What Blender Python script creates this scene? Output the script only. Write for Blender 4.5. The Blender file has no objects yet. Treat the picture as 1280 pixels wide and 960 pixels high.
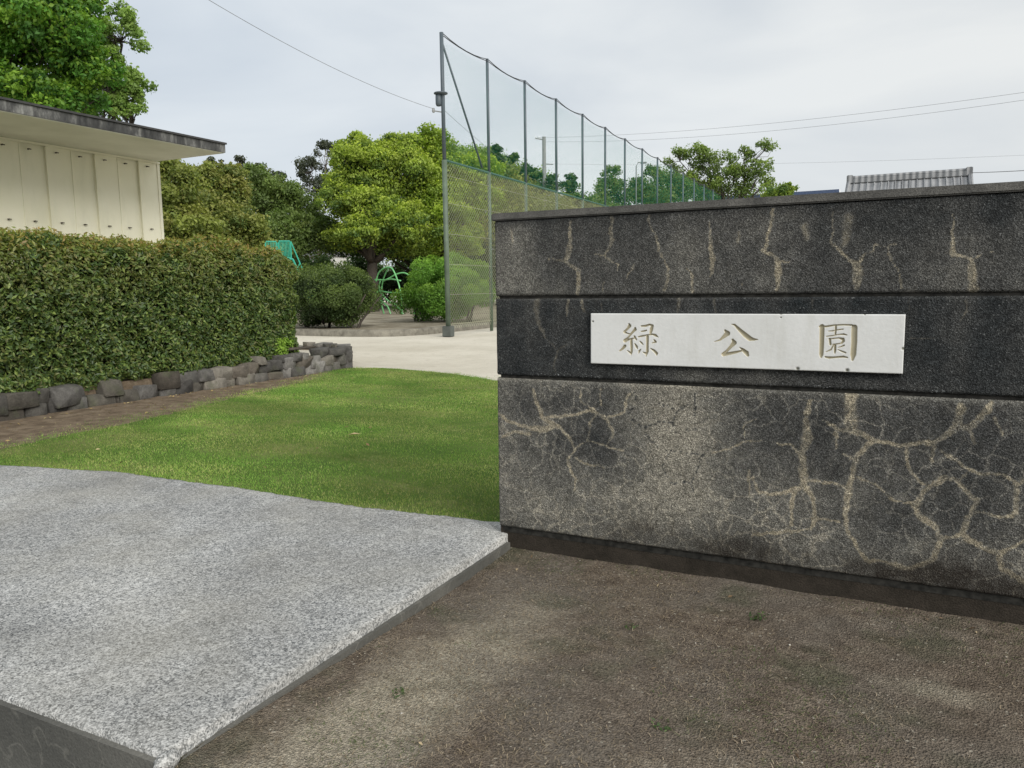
import bpy, bmesh, math, random
import numpy as np
from mathutils import Vector, Matrix
random.seed(7); RNG = np.random.default_rng(11)
PI = math.pi
SC = bpy.context.scene
COL = SC.collection

# ------------------------------------------------------------------ camera frame
# X runs along the sign wall, Y along the ball fence, Z up; eye 1.45 m over the dirt
F = 971.3; EYE = 1.45
def _ray(px, py): return np.array([px-640., -(py-480.), -F])/F
_X = -_ray(-1310, 385); _X /= np.linalg.norm(_X)
_Y = _ray(1130, 352); _Y -= _X*(_X@_Y); _Y /= np.linalg.norm(_Y)
_Z = np.cross(_X, _Y)
ROT = np.array([_X, _Y, _Z]); CAM = np.array([0, 0, EYE])
def W(px, py): return ROT @ _ray(px, py)
def onz(px, py, z=0.): d = W(px, py); return CAM + d*(z-EYE)/d[2]
def ony(px, py, y): d = W(px, py); return CAM + d*y/d[1]
def onx(px, py, x): d = W(px, py); return CAM + d*x/d[0]
def at(px, py, D):      # D = horizontal distance from the viewpoint
    d = W(px, py); return CAM + d*D/math.hypot(d[0], d[1])
def mpp(p):             # metres per photo pixel at a point
    q = ROT.T @ (np.array(p)-CAM); return -q[2]/F

cam = bpy.data.cameras.new('camera'); co = bpy.data.objects.new('camera', cam); COL.objects.link(co)
cam.sensor_width = 36; cam.lens = F/1280*36; cam.clip_start = .05; cam.clip_end = 5000
M3 = Matrix([list(r) for r in ROT])
co.matrix_world = Matrix.Translation(Vector(CAM)) @ M3.to_4x4()
SC.camera = co

# ------------------------------------------------------------------ helpers
def tag(o, label=None, cat=None, group=None, kind=None):
    if label: o['label'] = label
    if cat: o['category'] = cat
    if group: o['group'] = group
    if kind: o['kind'] = kind
    return o
def empty(name, loc, label=None, cat=None, group=None):
    o = bpy.data.objects.new(name, None); COL.objects.link(o); o.location = [float(v) for v in loc]
    o.empty_display_size = .2
    return tag(o, label, cat, group)
def link(name, me, m, parent=None, smooth=False):
    o = bpy.data.objects.new(name, me); COL.objects.link(o)
    if m: me.materials.append(m)
    if parent is not None:
        o.parent = parent
        o.matrix_parent_inverse = Matrix.Translation(-Vector(parent.location))
    if smooth: me.shade_smooth()
    return o
def npmesh(name, V, Fc, m, parent=None, cols=None, smooth=False):
    """V (n,3); Fc (k,3) or (k,4) index array; cols (n,3) per-vertex"""
    V = np.asarray(V, dtype=np.float32); Fc = np.asarray(Fc, dtype=np.int32)
    me = bpy.data.meshes.new(name)
    n, k, s = len(V), len(Fc), Fc.shape[1]
    me.vertices.add(n); me.vertices.foreach_set('co', V.ravel())
    me.loops.add(k*s); me.loops.foreach_set('vertex_index', Fc.ravel())
    me.polygons.add(k); me.polygons.foreach_set('loop_start', np.arange(0, k*s, s, dtype=np.int32))
    me.update(calc_edges=True)
    if cols is not None:
        a = me.color_attributes.new('col', 'FLOAT_COLOR', 'POINT')
        c = np.ones((n, 4), np.float32); c[:, :3] = cols
        a.data.foreach_set('color', c.ravel())
    return link(name, me, m, parent, smooth)
class MB:
    """collects boxes, bars, tubes; build() links them as one mesh"""
    def __init__(s): s.b = bmesh.new()
    def box(s, lo, hi, bev=0):
        v = [s.b.verts.new((x, y, z)) for x in (lo[0], hi[0]) for y in (lo[1], hi[1]) for z in (lo[2], hi[2])]
        fs = [(0,1,3,2),(4,6,7,5),(0,4,5,1),(2,3,7,6),(0,2,6,4),(1,5,7,3)]
        ff = [s.b.faces.new([v[i] for i in f]) for f in fs]
        if bev:
            es = list({e for f in ff for e in f.edges})
            bmesh.ops.bevel(s.b, geom=es, offset=bev, segments=2, affect='EDGES')
        return s
    def tube(s, pts, r, n=8, closed=False):
        pts = [Vector([float(c) for c in p]) for p in pts]; rings = []
        if not hasattr(r, '__len__'): r = [r]*len(pts)
        for i, p in enumerate(pts):
            if closed: t = pts[(i+1) % len(pts)]-pts[i-1]
            else: t = pts[min(i+1, len(pts)-1)]-pts[max(i-1, 0)]
            t.normalize()
            a = t.cross(Vector((0, 0, 1))) if abs(t.z) < .95 else t.cross(Vector((1, 0, 0)))
            a.normalize(); b = t.cross(a)
            rings.append([s.b.verts.new(p+(a*math.cos(2*PI*k/n)+b*math.sin(2*PI*k/n))*r[i]) for k in range(n)])
        m = len(rings)
        for i in range(m if closed else m-1):
            A, B = rings[i], rings[(i+1) % m]
            for k in range(n): s.b.faces.new([A[k], A[(k+1) % n], B[(k+1) % n], B[k]])
        if not closed:
            s.b.faces.new(rings[0][::-1]); s.b.faces.new(rings[-1])
        return s
    def lathe(s, prof, c, n=20):
        c = Vector([float(v) for v in c]); rings = [[s.b.verts.new(c+Vector((r*math.cos(2*PI*k/n), r*math.sin(2*PI*k/n), z))) for k in range(n)] for r, z in prof]
        for A, B in zip(rings, rings[1:]):
            for k in range(n): s.b.faces.new([A[k], A[(k+1) % n], B[(k+1) % n], B[k]])
        s.b.faces.new(rings[0][::-1]); s.b.faces.new(rings[-1]); return s
    def prism(s, poly, lo, hi, axis=2):
        def mk(p, t):
            q = list(p); q.insert(axis, t); return s.b.verts.new(q)
        A = [mk(p, lo) for p in poly]; B = [mk(p, hi) for p in poly]; n = len(poly)
        s.b.faces.new(A[::-1]); s.b.faces.new(B)
        for k in range(n): s.b.faces.new([A[k], A[(k+1) % n], B[(k+1) % n], B[k]])
        return s
    def build(s, name, m, parent=None, smooth=False):
        bmesh.ops.recalc_face_normals(s.b, faces=s.b.faces)
        me = bpy.data.meshes.new(name); s.b.to_mesh(me); s.b.free()
        return link(name, me, m, parent, smooth)

# ---- numpy value noise (for layouts and vertex attributes)
def vnoise(x, y, scale=1., seed=0):
    x = np.asarray(x)*scale+seed*17.3; y = np.asarray(y)*scale+seed*9.1
    xi = np.floor(x).astype(np.int64); yi = np.floor(y).astype(np.int64); xf = x-xi; yf = y-yi
    xf = xf*xf*(3-2*xf); yf = yf*yf*(3-2*yf)
    def h(a, b):
        n = (a*374761393+b*668265263+seed*1442695) & 0x7fffffff
        n = ((n ^ (n >> 13))*1274126177) & 0x7fffffff
        return ((n ^ (n >> 16)) & 0xffff)/65535.
    return (h(xi, yi)*(1-xf)+h(xi+1, yi)*xf)*(1-yf)+(h(xi, yi+1)*(1-xf)+h(xi+1, yi+1)*xf)*yf
def fbm(x, y, scale=1., seed=0, o=4):
    s = 0; a = 1; t = 0
    for i in range(o): s = s+a*vnoise(x, y, scale*2**i, seed+i); t += a; a *= .5
    return s/t

# ---- node helpers
class NT:
    def __init__(s, name, rough=.8, spec=.3):
        s.m = bpy.data.materials.new(name); s.m.use_nodes = True; s.t = s.m.node_tree; s.N = s.t.nodes
        s.p = s.N['Principled BSDF']; s.p.inputs['Roughness'].default_value = rough
        s.p.inputs['Specular IOR Level'].default_value = spec
        s.geo = s.N.new('ShaderNodeNewGeometry'); s.pos = s.geo.outputs['Position']
    def set(s, i, v):
        if hasattr(v, 'is_linked') or hasattr(v, 'links'): s.t.links.new(v, i)
        elif isinstance(v, (tuple, list)) and len(v) == 3 and i.type == 'RGBA': i.default_value = (*v, 1)
        else: i.default_value = v
    def noise(s, scale, detail=4, rough=.6, vec=None, dist=0.):
        n = s.N.new('ShaderNodeTexNoise'); n.inputs['Scale'].default_value = scale; n.inputs['Detail'].default_value = detail
        n.inputs['Roughness'].default_value = rough; n.inputs['Distortion'].default_value = dist
        s.t.links.new(vec or s.pos, n.inputs['Vector']); return n.outputs['Fac']
    def voro(s, scale, feature='F1', out='Distance', vec=None):
        n = s.N.new('ShaderNodeTexVoronoi'); n.feature = feature; n.inputs['Scale'].default_value = scale
        s.t.links.new(vec or s.pos, n.inputs['Vector']); return n.outputs[out]
    def sep(s, v, k):
        n = s.N.new('ShaderNodeSeparateXYZ'); s.t.links.new(v, n.inputs[0]); return n.outputs[k]
    def vmul(s, v, xyz):
        n = s.N.new('ShaderNodeVectorMath'); n.operation = 'MULTIPLY'; s.t.links.new(v, n.inputs[0]); n.inputs[1].default_value = xyz; return n.outputs[0]
    def ramp(s, f, stops, interp='LINEAR'):
        n = s.N.new('ShaderNodeValToRGB'); s.set(n.inputs[0], f); e = n.color_ramp.elements; n.color_ramp.interpolation = interp
        while len(e) < len(stops): e.new(.5)
        for k, (p, c) in enumerate(stops):
            e[k].position = p; e[k].color = (*((c, c, c) if not hasattr(c, '__len__') else c), 1)
        return n.outputs[0]
    def mix(s, f, a, b, mode='MIX'):
        n = s.N.new('ShaderNodeMix'); n.data_type = 'RGBA'; n.blend_type = mode
        s.set(n.inputs[0], f); s.set(n.inputs[6], a); s.set(n.inputs[7], b); return n.outputs[2]
    def math(s, op, a, b=0., clamp=False):
        n = s.N.new('ShaderNodeMath'); n.operation = op; n.use_clamp = clamp; s.set(n.inputs[0], a); s.set(n.inputs[1], b); return n.outputs[0]
    def attr(s, name='col'):
        n = s.N.new('ShaderNodeAttribute'); n.attribute_name = name; return n.outputs['Color']
    def rgb(s, c, k):
        n = s.N.new('ShaderNodeSeparateColor'); s.t.links.new(c, n.inputs[0]); return n.outputs[k]
    def bump(s, h, dist=.005, strength=1.):
        n = s.N.new('ShaderNodeBump'); n.inputs['Distance'].default_value = dist; n.inputs['Strength'].default_value = strength
        s.t.links.new(h, n.inputs['Height']); s.t.links.new(n.outputs[0], s.p.inputs['Normal'])
    def col(s, c): s.set(s.p.inputs['Base Color'], c); return s
def simple(name, c, rough=.6, spec=.3, var=.25, scale=6., metal=0., dirt=None):
    n = NT(name, rough, spec); n.p.inputs['Metallic'].default_value = metal
    f = n.noise(scale, 5, .65)
    d = dirt or tuple(v*(1-var) for v in c); l = tuple(min(1, v*(1+var*.6)) for v in c)
    n.col(n.ramp(f, [(.3, d), (.7, l)])); n.bump(n.noise(scale*8, 3), .002, .4)
    return n.m

def leafmat(name, trans=.42, rough=.55, spec=.35, gain=1.):
    n = NT(name, rough, spec); c = n.attr('col')
    c = n.mix(1., c, (gain, gain, gain), 'MULTIPLY')
    n.col(c)
    tr = n.N.new('ShaderNodeBsdfTranslucent'); g = n.mix(1., c, (1.0, 1.15, .55), 'MULTIPLY'); n.t.links.new(g, tr.inputs[0])
    mx = n.N.new('ShaderNodeMixShader'); mx.inputs[0].default_value = trans
    n.t.links.new(n.p.outputs[0], mx.inputs[1]); n.t.links.new(tr.outputs[0], mx.inputs[2])
    n.t.links.new(mx.outputs[0], n.N['Material Output'].inputs['Surface'])
    return n.m
LEAF = leafmat('leaf', gain=1.3); HLEAF = leafmat('hedge_leaf', .42, .45, .45, 1.5); GRASSM = leafmat('grass_blade', .35, .7, .2, 1.95); STRAW = leafmat('straw', .1, .9, .1)
def barkm(name, c):
    n = NT(name, .9, .15); v = n.vmul(n.pos, (6, 6, 1.2)); f = n.noise(3, 6, .7, v)
    n.col(n.ramp(f, [(.3, tuple(x*.5 for x in c)), (.7, c)])); n.bump(f, .03); return n.m
BARK = barkm('bark', (.10, .085, .07)); BARKG = barkm('pale_bark', (.17, .15, .125))

# ---- leaves
def unit(v): return v/np.maximum(np.linalg.norm(v, axis=1, keepdims=True), 1e-9)
def leaves(name, P, Nn, size, cols, m, parent=None, aspect=.5, rand=1.0, seed=0, fold=.18):
    """rhombic folded leaves; P centres, Nn preferred normals"""
    r = np.random.default_rng(seed); n = len(P)
    nn = unit(Nn+rand*r.normal(size=(n, 3))); t = unit(np.cross(nn, r.normal(size=(n, 3)))); b = np.cross(nn, t)
    size = np.broadcast_to(size, (n,))*r.uniform(.65, 1.3, n); L = (size*.5)[:, None]; Wd = L*aspect
    V = np.empty((n, 4, 3)); V[:, 0] = P-t*L; V[:, 2] = P+t*L
    V[:, 1] = P+b*Wd+nn*L*fold-t*L*.1; V[:, 3] = P-b*Wd+nn*L*fold-t*L*.1
    i = np.arange(n)[:, None]*4
    Fc = np.concatenate([i+[0, 1, 2], i+[0, 2, 3]], 0)
    return npmesh(name, V.reshape(-1, 3), Fc, m, parent, np.repeat(cols, 4, 0))
def palette(n, pal, r, jitter=.15):
    pal = np.array(pal, float); k = r.integers(0, len(pal), n)
    return pal[k]*r.uniform(1-jitter, 1+jitter, (n, 1))

def limb(mb, a, b, r0, r1, r, wob=.06, n=5, sides=6):
    a = np.array(a, float); b = np.array(b, float); L = np.linalg.norm(b-a)
    pts = [a+(b-a)*t+(r.normal(size=3)*wob*L*math.sin(PI*t) if 0 < t < 1 else 0)+np.array([0, 0, .08*L*math.sin(PI*t)]) for t in np.linspace(0, 1, n)]
    mb.tube(pts, list(np.linspace(r0, r1, n)), sides); return pts

def tree(name, label, base, lobes, nleaf, lsize, pal, seed, cat='tree', group='trees round the playground', trunk_r=.25, bark=BARK,
         cluster=.34, nclus=16, tip=None, shell=.55, sparse=False, twig=True):
    """lobes: (centre xyz, radii xyz) in world metres. Each lobe becomes leaf clumps hung on limbs."""
    r = np.random.default_rng(seed); base = np.array(base, float)
    t = empty(name, base, label, cat, group)
    mb = MB(); low = min(c[2]-rad[2] for c, rad in lobes)
    cx = np.mean([c for c, _ in lobes], 0)
    fork = np.array([base[0]+(cx[0]-base[0])*.4, base[1]+(cx[1]-base[1])*.4, max(base[2]+.5, base[2]+(cx[2]-base[2])*.45)])
    limb(mb, base-np.array([0, 0, .1]), fork, trunk_r*1.25, trunk_r*.8, r, .02, 6, 9)
    P = []; Nn = []; Cc = []
    vol = np.array([np.prod(rad)**(2/3) for _, rad in lobes]); per = (nleaf*vol/vol.sum()).astype(int)
    for (c, rad), k in zip(lobes, per):
        c = np.array(c, float); rad = np.array(rad, float)
        lp = limb(mb, fork, c-np.array([0, 0, rad[2]*.3]), trunk_r*.5, trunk_r*.16, r)
        m = max(5, int(nclus)); d = unit(r.normal(size=(m, 3))); d[:, 2] = np.where(d[:, 2] < -.5, -d[:, 2], d[:, 2])
        rr = r.uniform(shell, 1.0, (m, 1)); cc = c+d*rad*rr; cr = cluster*np.mean(rad)*r.uniform(.6, 1.35, m)
        if twig:
            for q in cc[:: (1 if sparse else 2)]: limb(mb, lp[-1] if r.random() < .6 else lp[-2], q, trunk_r*.14, trunk_r*.04, r, .08, 4, 4)
        idx = r.choice(m, k, p=cr**2/np.sum(cr**2)); v = unit(r.normal(size=(k, 3)))*r.uniform(0.35, 1, (k, 1))**.6
        v[:, 2] *= .8; sp_ = r.random(k) < .18; v[sp_] *= 1.45
        p = cc[idx]+v*cr[idx][:, None]
        if not sparse: fi = r.random(k) < .26; p[fi] = c+unit(r.normal(size=(int(fi.sum()), 3)))*rad*r.uniform(.25, .88, (int(fi.sum()), 1))
        P.append(p); Nn.append(unit(v+[0, 0, .5]))
        base_c = palette(m, pal, r, .18)[idx]; Cc.append(base_c*r.uniform(.75, 1.25, (k, 1)))
        if tip is not None:   # tip colour mixed in towards the top of each clump
            w = np.clip(v[:, 2:3]*1.2+.1, 0, 1)*r.uniform(.3, 1, (k, 1)); Cc[-1] = Cc[-1]*(1-w)+np.array(tip)*w*r.uniform(.8, 1.2, (k, 1))
    mb.build('trunk', bark, t, True)
    leaves('crown', np.concatenate(P), np.concatenate(Nn), lsize, np.concatenate(Cc), LEAF, t, .6, .9, seed)
    return t
def lobe(px, py, D, rpx, rpy=None, rd=None):
    c = at(px, py, D); k = mpp(c); rpy = rpy or rpx; rd = rd or rpx
    return (c, (rpx*k, rd*k, rpy*k))

def poly_sheet(name, pts, z, m, thick=0, parent=None, kind='structure', jitter=0.0, step=.12, seed=1):
    """flat sheet from an outline, outline subdivided and roughened"""
    r = np.random.default_rng(seed); out = []
    n = len(pts)
    for i in range(n):
        a = np.array(pts[i][:2], float); b = np.array(pts[(i+1) % n][:2], float); L = np.linalg.norm(b-a); k = max(1, min(200, int(L/step)))
        nv = np.array([-(b-a)[1], (b-a)[0]])/max(L, 1e-6)
        for j in range(k): out.append(a+(b-a)*j/k+(nv*r.normal()*jitter if j else 0))
    b = bmesh.new(); vs = [b.verts.new((p[0], p[1], z)) for p in out]; f = b.faces.new(vs)
    if f.normal.z < 0 or True: f.normal_update()
    if f.normal.z < 0: f.normal_flip()
    bmesh.ops.triangulate(b, faces=[f])
    me = bpy.data.meshes.new(name); b.to_mesh(me); b.free()
    o = link(name, me, m, parent)
    if kind: tag(o, kind=kind)
    return o

# ================================================================== WORLD AND LIGHT
SUN_EL, SUN_AZ = math.radians(36), math.radians(122)     # hidden sun, high behind the viewer
w = bpy.data.worlds.new("World"); SC.world = w; w.use_nodes = True; wt = w.node_tree; wn = wt.nodes
bg = wn['Background']
sky = wn.new('ShaderNodeTexSky'); sky.sky_type = 'NISHITA'; sky.sun_disc = False; sky.sun_elevation = SUN_EL; sky.sun_rotation = SUN_AZ
sky.dust_density = 4; sky.air_density = 1.2
def wmix(f, a, b, mode='MIX'):
    n = wn.new('ShaderNodeMix'); n.data_type = 'RGBA'; n.blend_type = mode
    for i, v in ((0, f), (6, a), (7, b)):
        if hasattr(v, 'links'): wt.links.new(v, n.inputs[i])
        else: n.inputs[i].default_value = v if i == 0 else (*v, 1)
    return n.outputs[2]
tc = wn.new('ShaderNodeTexCoord'); mp = wn.new('ShaderNodeMapping'); mp.inputs['Scale'].default_value = (1, 1, 3.2)
wt.links.new(tc.outputs['Generated'], mp.inputs[0])
cn = wn.new('ShaderNodeTexNoise'); cn.inputs['Scale'].default_value = 2.3; cn.inputs['Detail'].default_value = 6; cn.inputs['Roughness'].default_value = .48
cn.inputs['Distortion'].default_value = .35
wt.links.new(mp.outputs[0], cn.inputs['Vector'])
rp = wn.new('ShaderNodeValToRGB'); wt.links.new(cn.outputs['Fac'], rp.inputs[0])
e = rp.color_ramp.elements; e[0].position = .33; e[0].color = (6.1, 6.5, 6.95, 1); e[1].position = .62; e[1].color = (7.8, 8.0, 8.1, 1)
# brighter, warmer cloud toward the hidden sun (+Y, right)
dt = wn.new('ShaderNodeVectorMath'); dt.operation = 'DOT_PRODUCT'; wt.links.new(tc.outputs['Generated'], dt.inputs[0])
dt.inputs[1].default_value = (math.sin(.9)*math.cos(.4), math.cos(.9)*math.cos(.4), math.sin(.4))
r2 = wn.new('ShaderNodeValToRGB'); wt.links.new(dt.outputs['Value'], r2.inputs[0])
e = r2.color_ramp.elements; e[0].position = .0; e[0].color = (.93, .965, 1.0, 1); e[1].position = 1; e[1].color = (1.02, 1.0, .965, 1)
cl = wmix(1., rp.outputs[0], r2.outputs[0], 'MULTIPLY')
out = wmix(.93, sky.outputs[0], cl)
wt.links.new(out, bg.inputs[0]); bg.inputs[1].default_value = .083
sl = bpy.data.lights.new('sun', 'SUN'); sl.energy = 2.6; sl.angle = math.radians(40); sl.color = (1, .97, .92)
so = bpy.data.objects.new('sun', sl); COL.objects.link(so)
sd = Vector((math.sin(SUN_AZ)*math.cos(SUN_EL), math.cos(SUN_AZ)*math.cos(SUN_EL), math.sin(SUN_EL)))
so.rotation_euler = sd.to_track_quat('Z', 'Y').to_euler(); so.location = (0, 30, 40)
vs = SC.view_settings; vs.view_transform = 'Standard'; vs.look = 'None'; vs.gamma = 1; vs.exposure = .42; vs.use_curve_mapping = False
SC.cycles.use_denoising = True
SC.cycles.max_bounces = 6; SC.cycles.diffuse_bounces = 3; SC.cycles.transparent_max_bounces = 8

# ================================================================== GROUND
n = NT('sandy_ground', .95, .1)
a = n.noise(.35, 5, .6); b = n.noise(3.5, 6, .7, n.vmul(n.pos, (1, 2.2, 1)), .6); c = n.noise(60, 3)
cc = n.ramp(a, [(.35, (.50, .465, .385)), (.65, (.62, .585, .50))])
cc = n.mix(n.ramp(b, [(.52, 0.), (.70, .6)]), cc, (.38, .345, .28))
cc = n.mix(.5, cc, n.ramp(c, [(.3, .6), (.7, 1.)]), 'MULTIPLY')
n.col(cc); n.bump(b, .015); SANDM = n.m
xs = [-1500, 1500]; V = []; Fc = []
for y, z in ((-1500, -.36), (1.60, -.36), (1.601, -.03), (1500, -.03)):
    for x in xs: V.append((x, y, z))
for k in range(3): Fc.append((2*k, 2*k+1, 2*k+3, 2*k+2))
tag(npmesh('ground', V, Fc, SANDM), kind='structure')

n = NT('asphalt', .9, .2)
f = n.voro(220, out='Color'); g = n.noise(1.2, 5)
cc = n.mix(.5, n.ramp(g, [(.3, (.045, .045, .046)), (.7, (.075, .073, .07))]), f, 'MULTIPLY')
n.col(cc); n.bump(n.noise(300, 2), .003); ASPH = n.m
tag(npmesh('road', [(-80, -8, -.35), (80, -8, -.35), (80, 1.50, -.35), (-80, 1.50, -.35)], [(0, 1, 2, 3)], ASPH), kind='structure')

# ---- pavement slab of washed aggregate
SL = -1.905
n = NT('washed_aggregate', .85, .25)
v = n.voro(185, out='Color'); v2 = n.voro(85, out='Color'); big = n.noise(.75, 5, .6, None, .4); mid = n.noise(5, 5, .7)
vv = n.rgb(v, 0); v2v = n.rgb(v2, 1)
peb = n.ramp(vv, [(.0, (.055, .06, .063)), (.30, (.20, .205, .205)), (.55, (.41, .41, .40)), (.85, (.66, .66, .64))])
peb = n.mix(.38, peb, n.ramp(v2v, [(.1, (.10, .11, .115)), (.5, (.30, .30, .29)), (.9, (.66, .655, .63))]))
peb = n.mix(n.ramp(n.noise(1.7, 4), [(.4, 0.), (.7, .35)]), peb, (.40, .375, .31))
cc = n.mix(1., peb, n.ramp(big, [(.32, .74), (.64, 1.10)]), 'MULTIPLY')
cc = n.mix(1., cc, n.ramp(mid, [(.3, .82), (.7, 1.1)]), 'MULTIPLY')
px_ = n.math('ADD', n.sep(n.pos, 0), n.math('MULTIPLY', n.sep(n.pos, 1), .35))
cc = n.mix(1., cc, n.ramp(n.math('ADD', n.math('MULTIPLY', px_, .25), n.math('MULTIPLY', n.noise(1.3, 4), .5)), [(.0, .82), (.24, 1.28)]), 'MULTIPLY')
n.col(cc); n.bump(n.math('ADD', n.voro(185), n.math('MULTIPLY', n.noise(40, 3), .5)), .0028, .8); AGG = n.m
def slab_top():
    back = [(SL, 3.90), (-2.06, 3.885), (-3.11, 3.80), (-4.06, 3.85), (-5.28, 3.83), (-6.4, 3.60), (-9.0, 3.55), (-14, 3.5)]
    bx = [p[0] for p in back][::-1]; by = [p[1] for p in back][::-1]
    X = np.unique(np.concatenate([np.arange(-14, -8, .2), np.arange(-8, SL, .02), [SL]])); nv = 121; r = np.random.default_rng(3)
    yb = np.interp(X, bx, by)+.05*(fbm(X, X*0, 3.5, 5)-.5)+.03*(fbm(X, X*0, 16, 6)-.5)+.004*r.normal(size=len(X)); yf = 1.447+.0025*r.normal(size=len(X))+.006*(fbm(X, X*0, 9, 2)-.5)
    T = np.linspace(0, 1, nv)
    XX = np.repeat(X[:, None], nv, 1); YY = yf[:, None]+(yb-yf)[:, None]*T[None]
    ex = np.ones_like(XX); XX = XX+0; XX[-1] += .0025*r.normal(size=nv)+.016*(fbm(YY[-1], YY[-1]*0, 7, 2)-.5)
    ZZ = .09+.0015*fbm(XX, YY, 30, 2)+.004*fbm(XX, YY, 2.5, 3)
    for q, s in ((0, .006), (1, .0015)): ZZ[-1-q] -= s; ZZ[:, q] -= s
    V = np.stack([XX, YY, ZZ], -1).reshape(-1, 3); nx = len(X)
    i, j = np.meshgrid(np.arange(nx-1), np.arange(nv-1), indexing='ij'); a = (i*nv+j).ravel()
    Fc = np.stack([a, a+nv, a+nv+1, a+1], 1)
    # skirts
    def skirt(ids, V, Fc):
        P = V[ids].copy(); P[:, 2] = -.355; o = len(V); k = np.arange(len(ids)-1)
        return np.concatenate([V, P]), np.concatenate([Fc, np.stack([ids[k], ids[k+1], o+k+1, o+k], 1)])
    V, Fc = skirt((np.arange(nx)*nv)[::-1], V, Fc); V, Fc = skirt((nx-1)*nv+np.arange(nv)[::-1], V, Fc); V, Fc = skirt(np.arange(nx)*nv+nv-1, V, Fc)
    return V, Fc
V, Fc = slab_top(); tag(npmesh('pavement', V, Fc, AGG), kind='structure')
# rendered concrete riser in front of and beside the slab, standing a little proud of the skirt
n = NT('riser_concrete', .9, .2)
f = n.noise(2.2, 6, .65); g = n.noise(1.6, 3, .5, n.vmul(n.pos, (1.6, 1, 1)), 1.6)
cc = n.ramp(f, [(.3, (.075, .075, .068)), (.7, (.15, .145, .128))])
cc = n.mix(n.ramp(n.math('ABSOLUTE', n.math('SUBTRACT', g, .5)), [(.0, .30), (.010, 0.)]), cc, (.27, .26, .225))
cc = n.mix(.5, cc, n.ramp(n.noise(140, 2), [(.3, .5), (.7, 1.)]), 'MULTIPLY')
n.col(cc); n.bump(n.noise(90, 3), .003); RISER = n.m
mb = MB(); mb.box((-14, 1.425, -.354), (SL-.01, 1.444, .076)); mb.box((SL+.002, 1.43, -.19), (SL+.022, 3.70, .05))
tag(mb.build('kerb_riser', RISER), kind='structure')
# lump of mortar on the slab's near corner
r = np.random.default_rng(5); b = bmesh.new(); bmesh.ops.create_icosphere(b, subdivisions=3, radius=1)
for v in b.verts:
    k = 1+.22*(fbm(v.co.x*2+5, v.co.y*2+v.co.z*2, 1.5, 3)-.5)*2; v.co = Vector((v.co.x*.028*k+SL+.013, v.co.y*.042*k+1.455, v.co.z*.028*k+.068))
me = bpy.data.meshes.new('mortar_lump'); b.to_mesh(me); b.free()
tag(link('mortar_lump', me, AGG, None, True), 'rough lump of pale mortar on the near corner of the pavement slab', 'mortar')

# ---- bare dirt in front of the wall
n = NT('bare_dirt', .97, .08)
a = n.noise(1.1, 5, .6, None, .3); b = n.noise(9, 6, .72); c = n.noise(90, 4, .7); c2 = n.voro(120, out='Color')
cc = n.ramp(b, [(.3, (.125, .098, .074)), (.5, (.215, .174, .134)), (.72, (.34, .285, .22))])
pale = n.ramp(n.attr('col'), [(.15, 0.), (.85, 1.)])
cc = n.mix(n.math('MULTIPLY', pale, n.ramp(b, [(.3, .5), (.6, 1.)])), cc, (.50, .445, .34))
cc = n.mix(n.ramp(a, [(.47, 0.), (.62, .6)]), cc, (.24, .215, .18))
cc = n.mix(n.ramp(n.noise(2.3, 4), [(.53, 0.), (.68, .6)]), cc, (.115, .125, .075))
cc = n.mix(.85, cc, n.ramp(c, [(.3, .40), (.72, 1.35)]), 'MULTIPLY'); cc = n.mix(.5, cc, n.ramp(n.rgb(c2, 1), [(.0, .6), (1., 1.3)]), 'MULTIPLY')
cc = n.mix(n.math('GREATER_THAN', n.rgb(c2, 0), .992), cc, (.42, .38, .31))
n.col(cc); n.bump(n.math('ADD', n.math('MULTIPLY', b, .6), n.math('ADD', c, n.math('MULTIPLY', n.voro(140), .8))), .022, 1.); DIRT = n.m
gx = np.arange(SL+.01, 5.2, .025); gy = np.concatenate([[1.385], np.arange(1.39, 3.78, .025)]); XX, YY = np.meshgrid(gx, gy, indexing='ij')
def dirt_z(x, y):
    z = .004+.022*(fbm(x, y, 3.2, 4)-.5)+.008*(fbm(x, y, 22, 6)-.5)
    z = z+.05*np.clip(1-(x-SL)/.5, 0, 1)*np.clip(1-(y-1.4)/1.6, 0, 1)      # heaped against the slab near the road
    z = z+.012*np.clip((y-3.5)/.25, 0, 1)
    return z
ZZ = dirt_z(XX, YY); ZZ[:, 0] = -.4
palev = np.clip(1.25-abs((XX-SL-.36-.06*(YY-1.4))/.26), 0, 1)*np.clip((3.5-YY)/.9, 0, 1)*(.8+1.1*(fbm(XX, YY, 4, 77)-.25))+np.clip(1-np.hypot((XX+.35)/.5, (YY-2.15)/.35), 0, 1)*.5 \
    + np.clip(1-np.hypot((XX-.15)/.3, (YY-3.0)/.12), 0, 1)*.8+np.clip(fbm(XX, YY, 1.6, 12)-.42, 0, 1)*2.2*np.clip((3.1-YY)/1.2, 0, 1)
V = np.stack([XX, YY, ZZ], -1).reshape(-1, 3); ny = len(gy)
i, j = np.meshgrid(np.arange(len(gx)-1), np.arange(ny-1), indexing='ij'); a = (i*ny+j).ravel()
tag(npmesh('dirt', V, np.stack([a, a+ny, a+ny+1, a+1], 1), DIRT, None, np.repeat(np.clip(palev, 0, 1).reshape(-1, 1), 3, 1), True), kind='structure')

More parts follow.
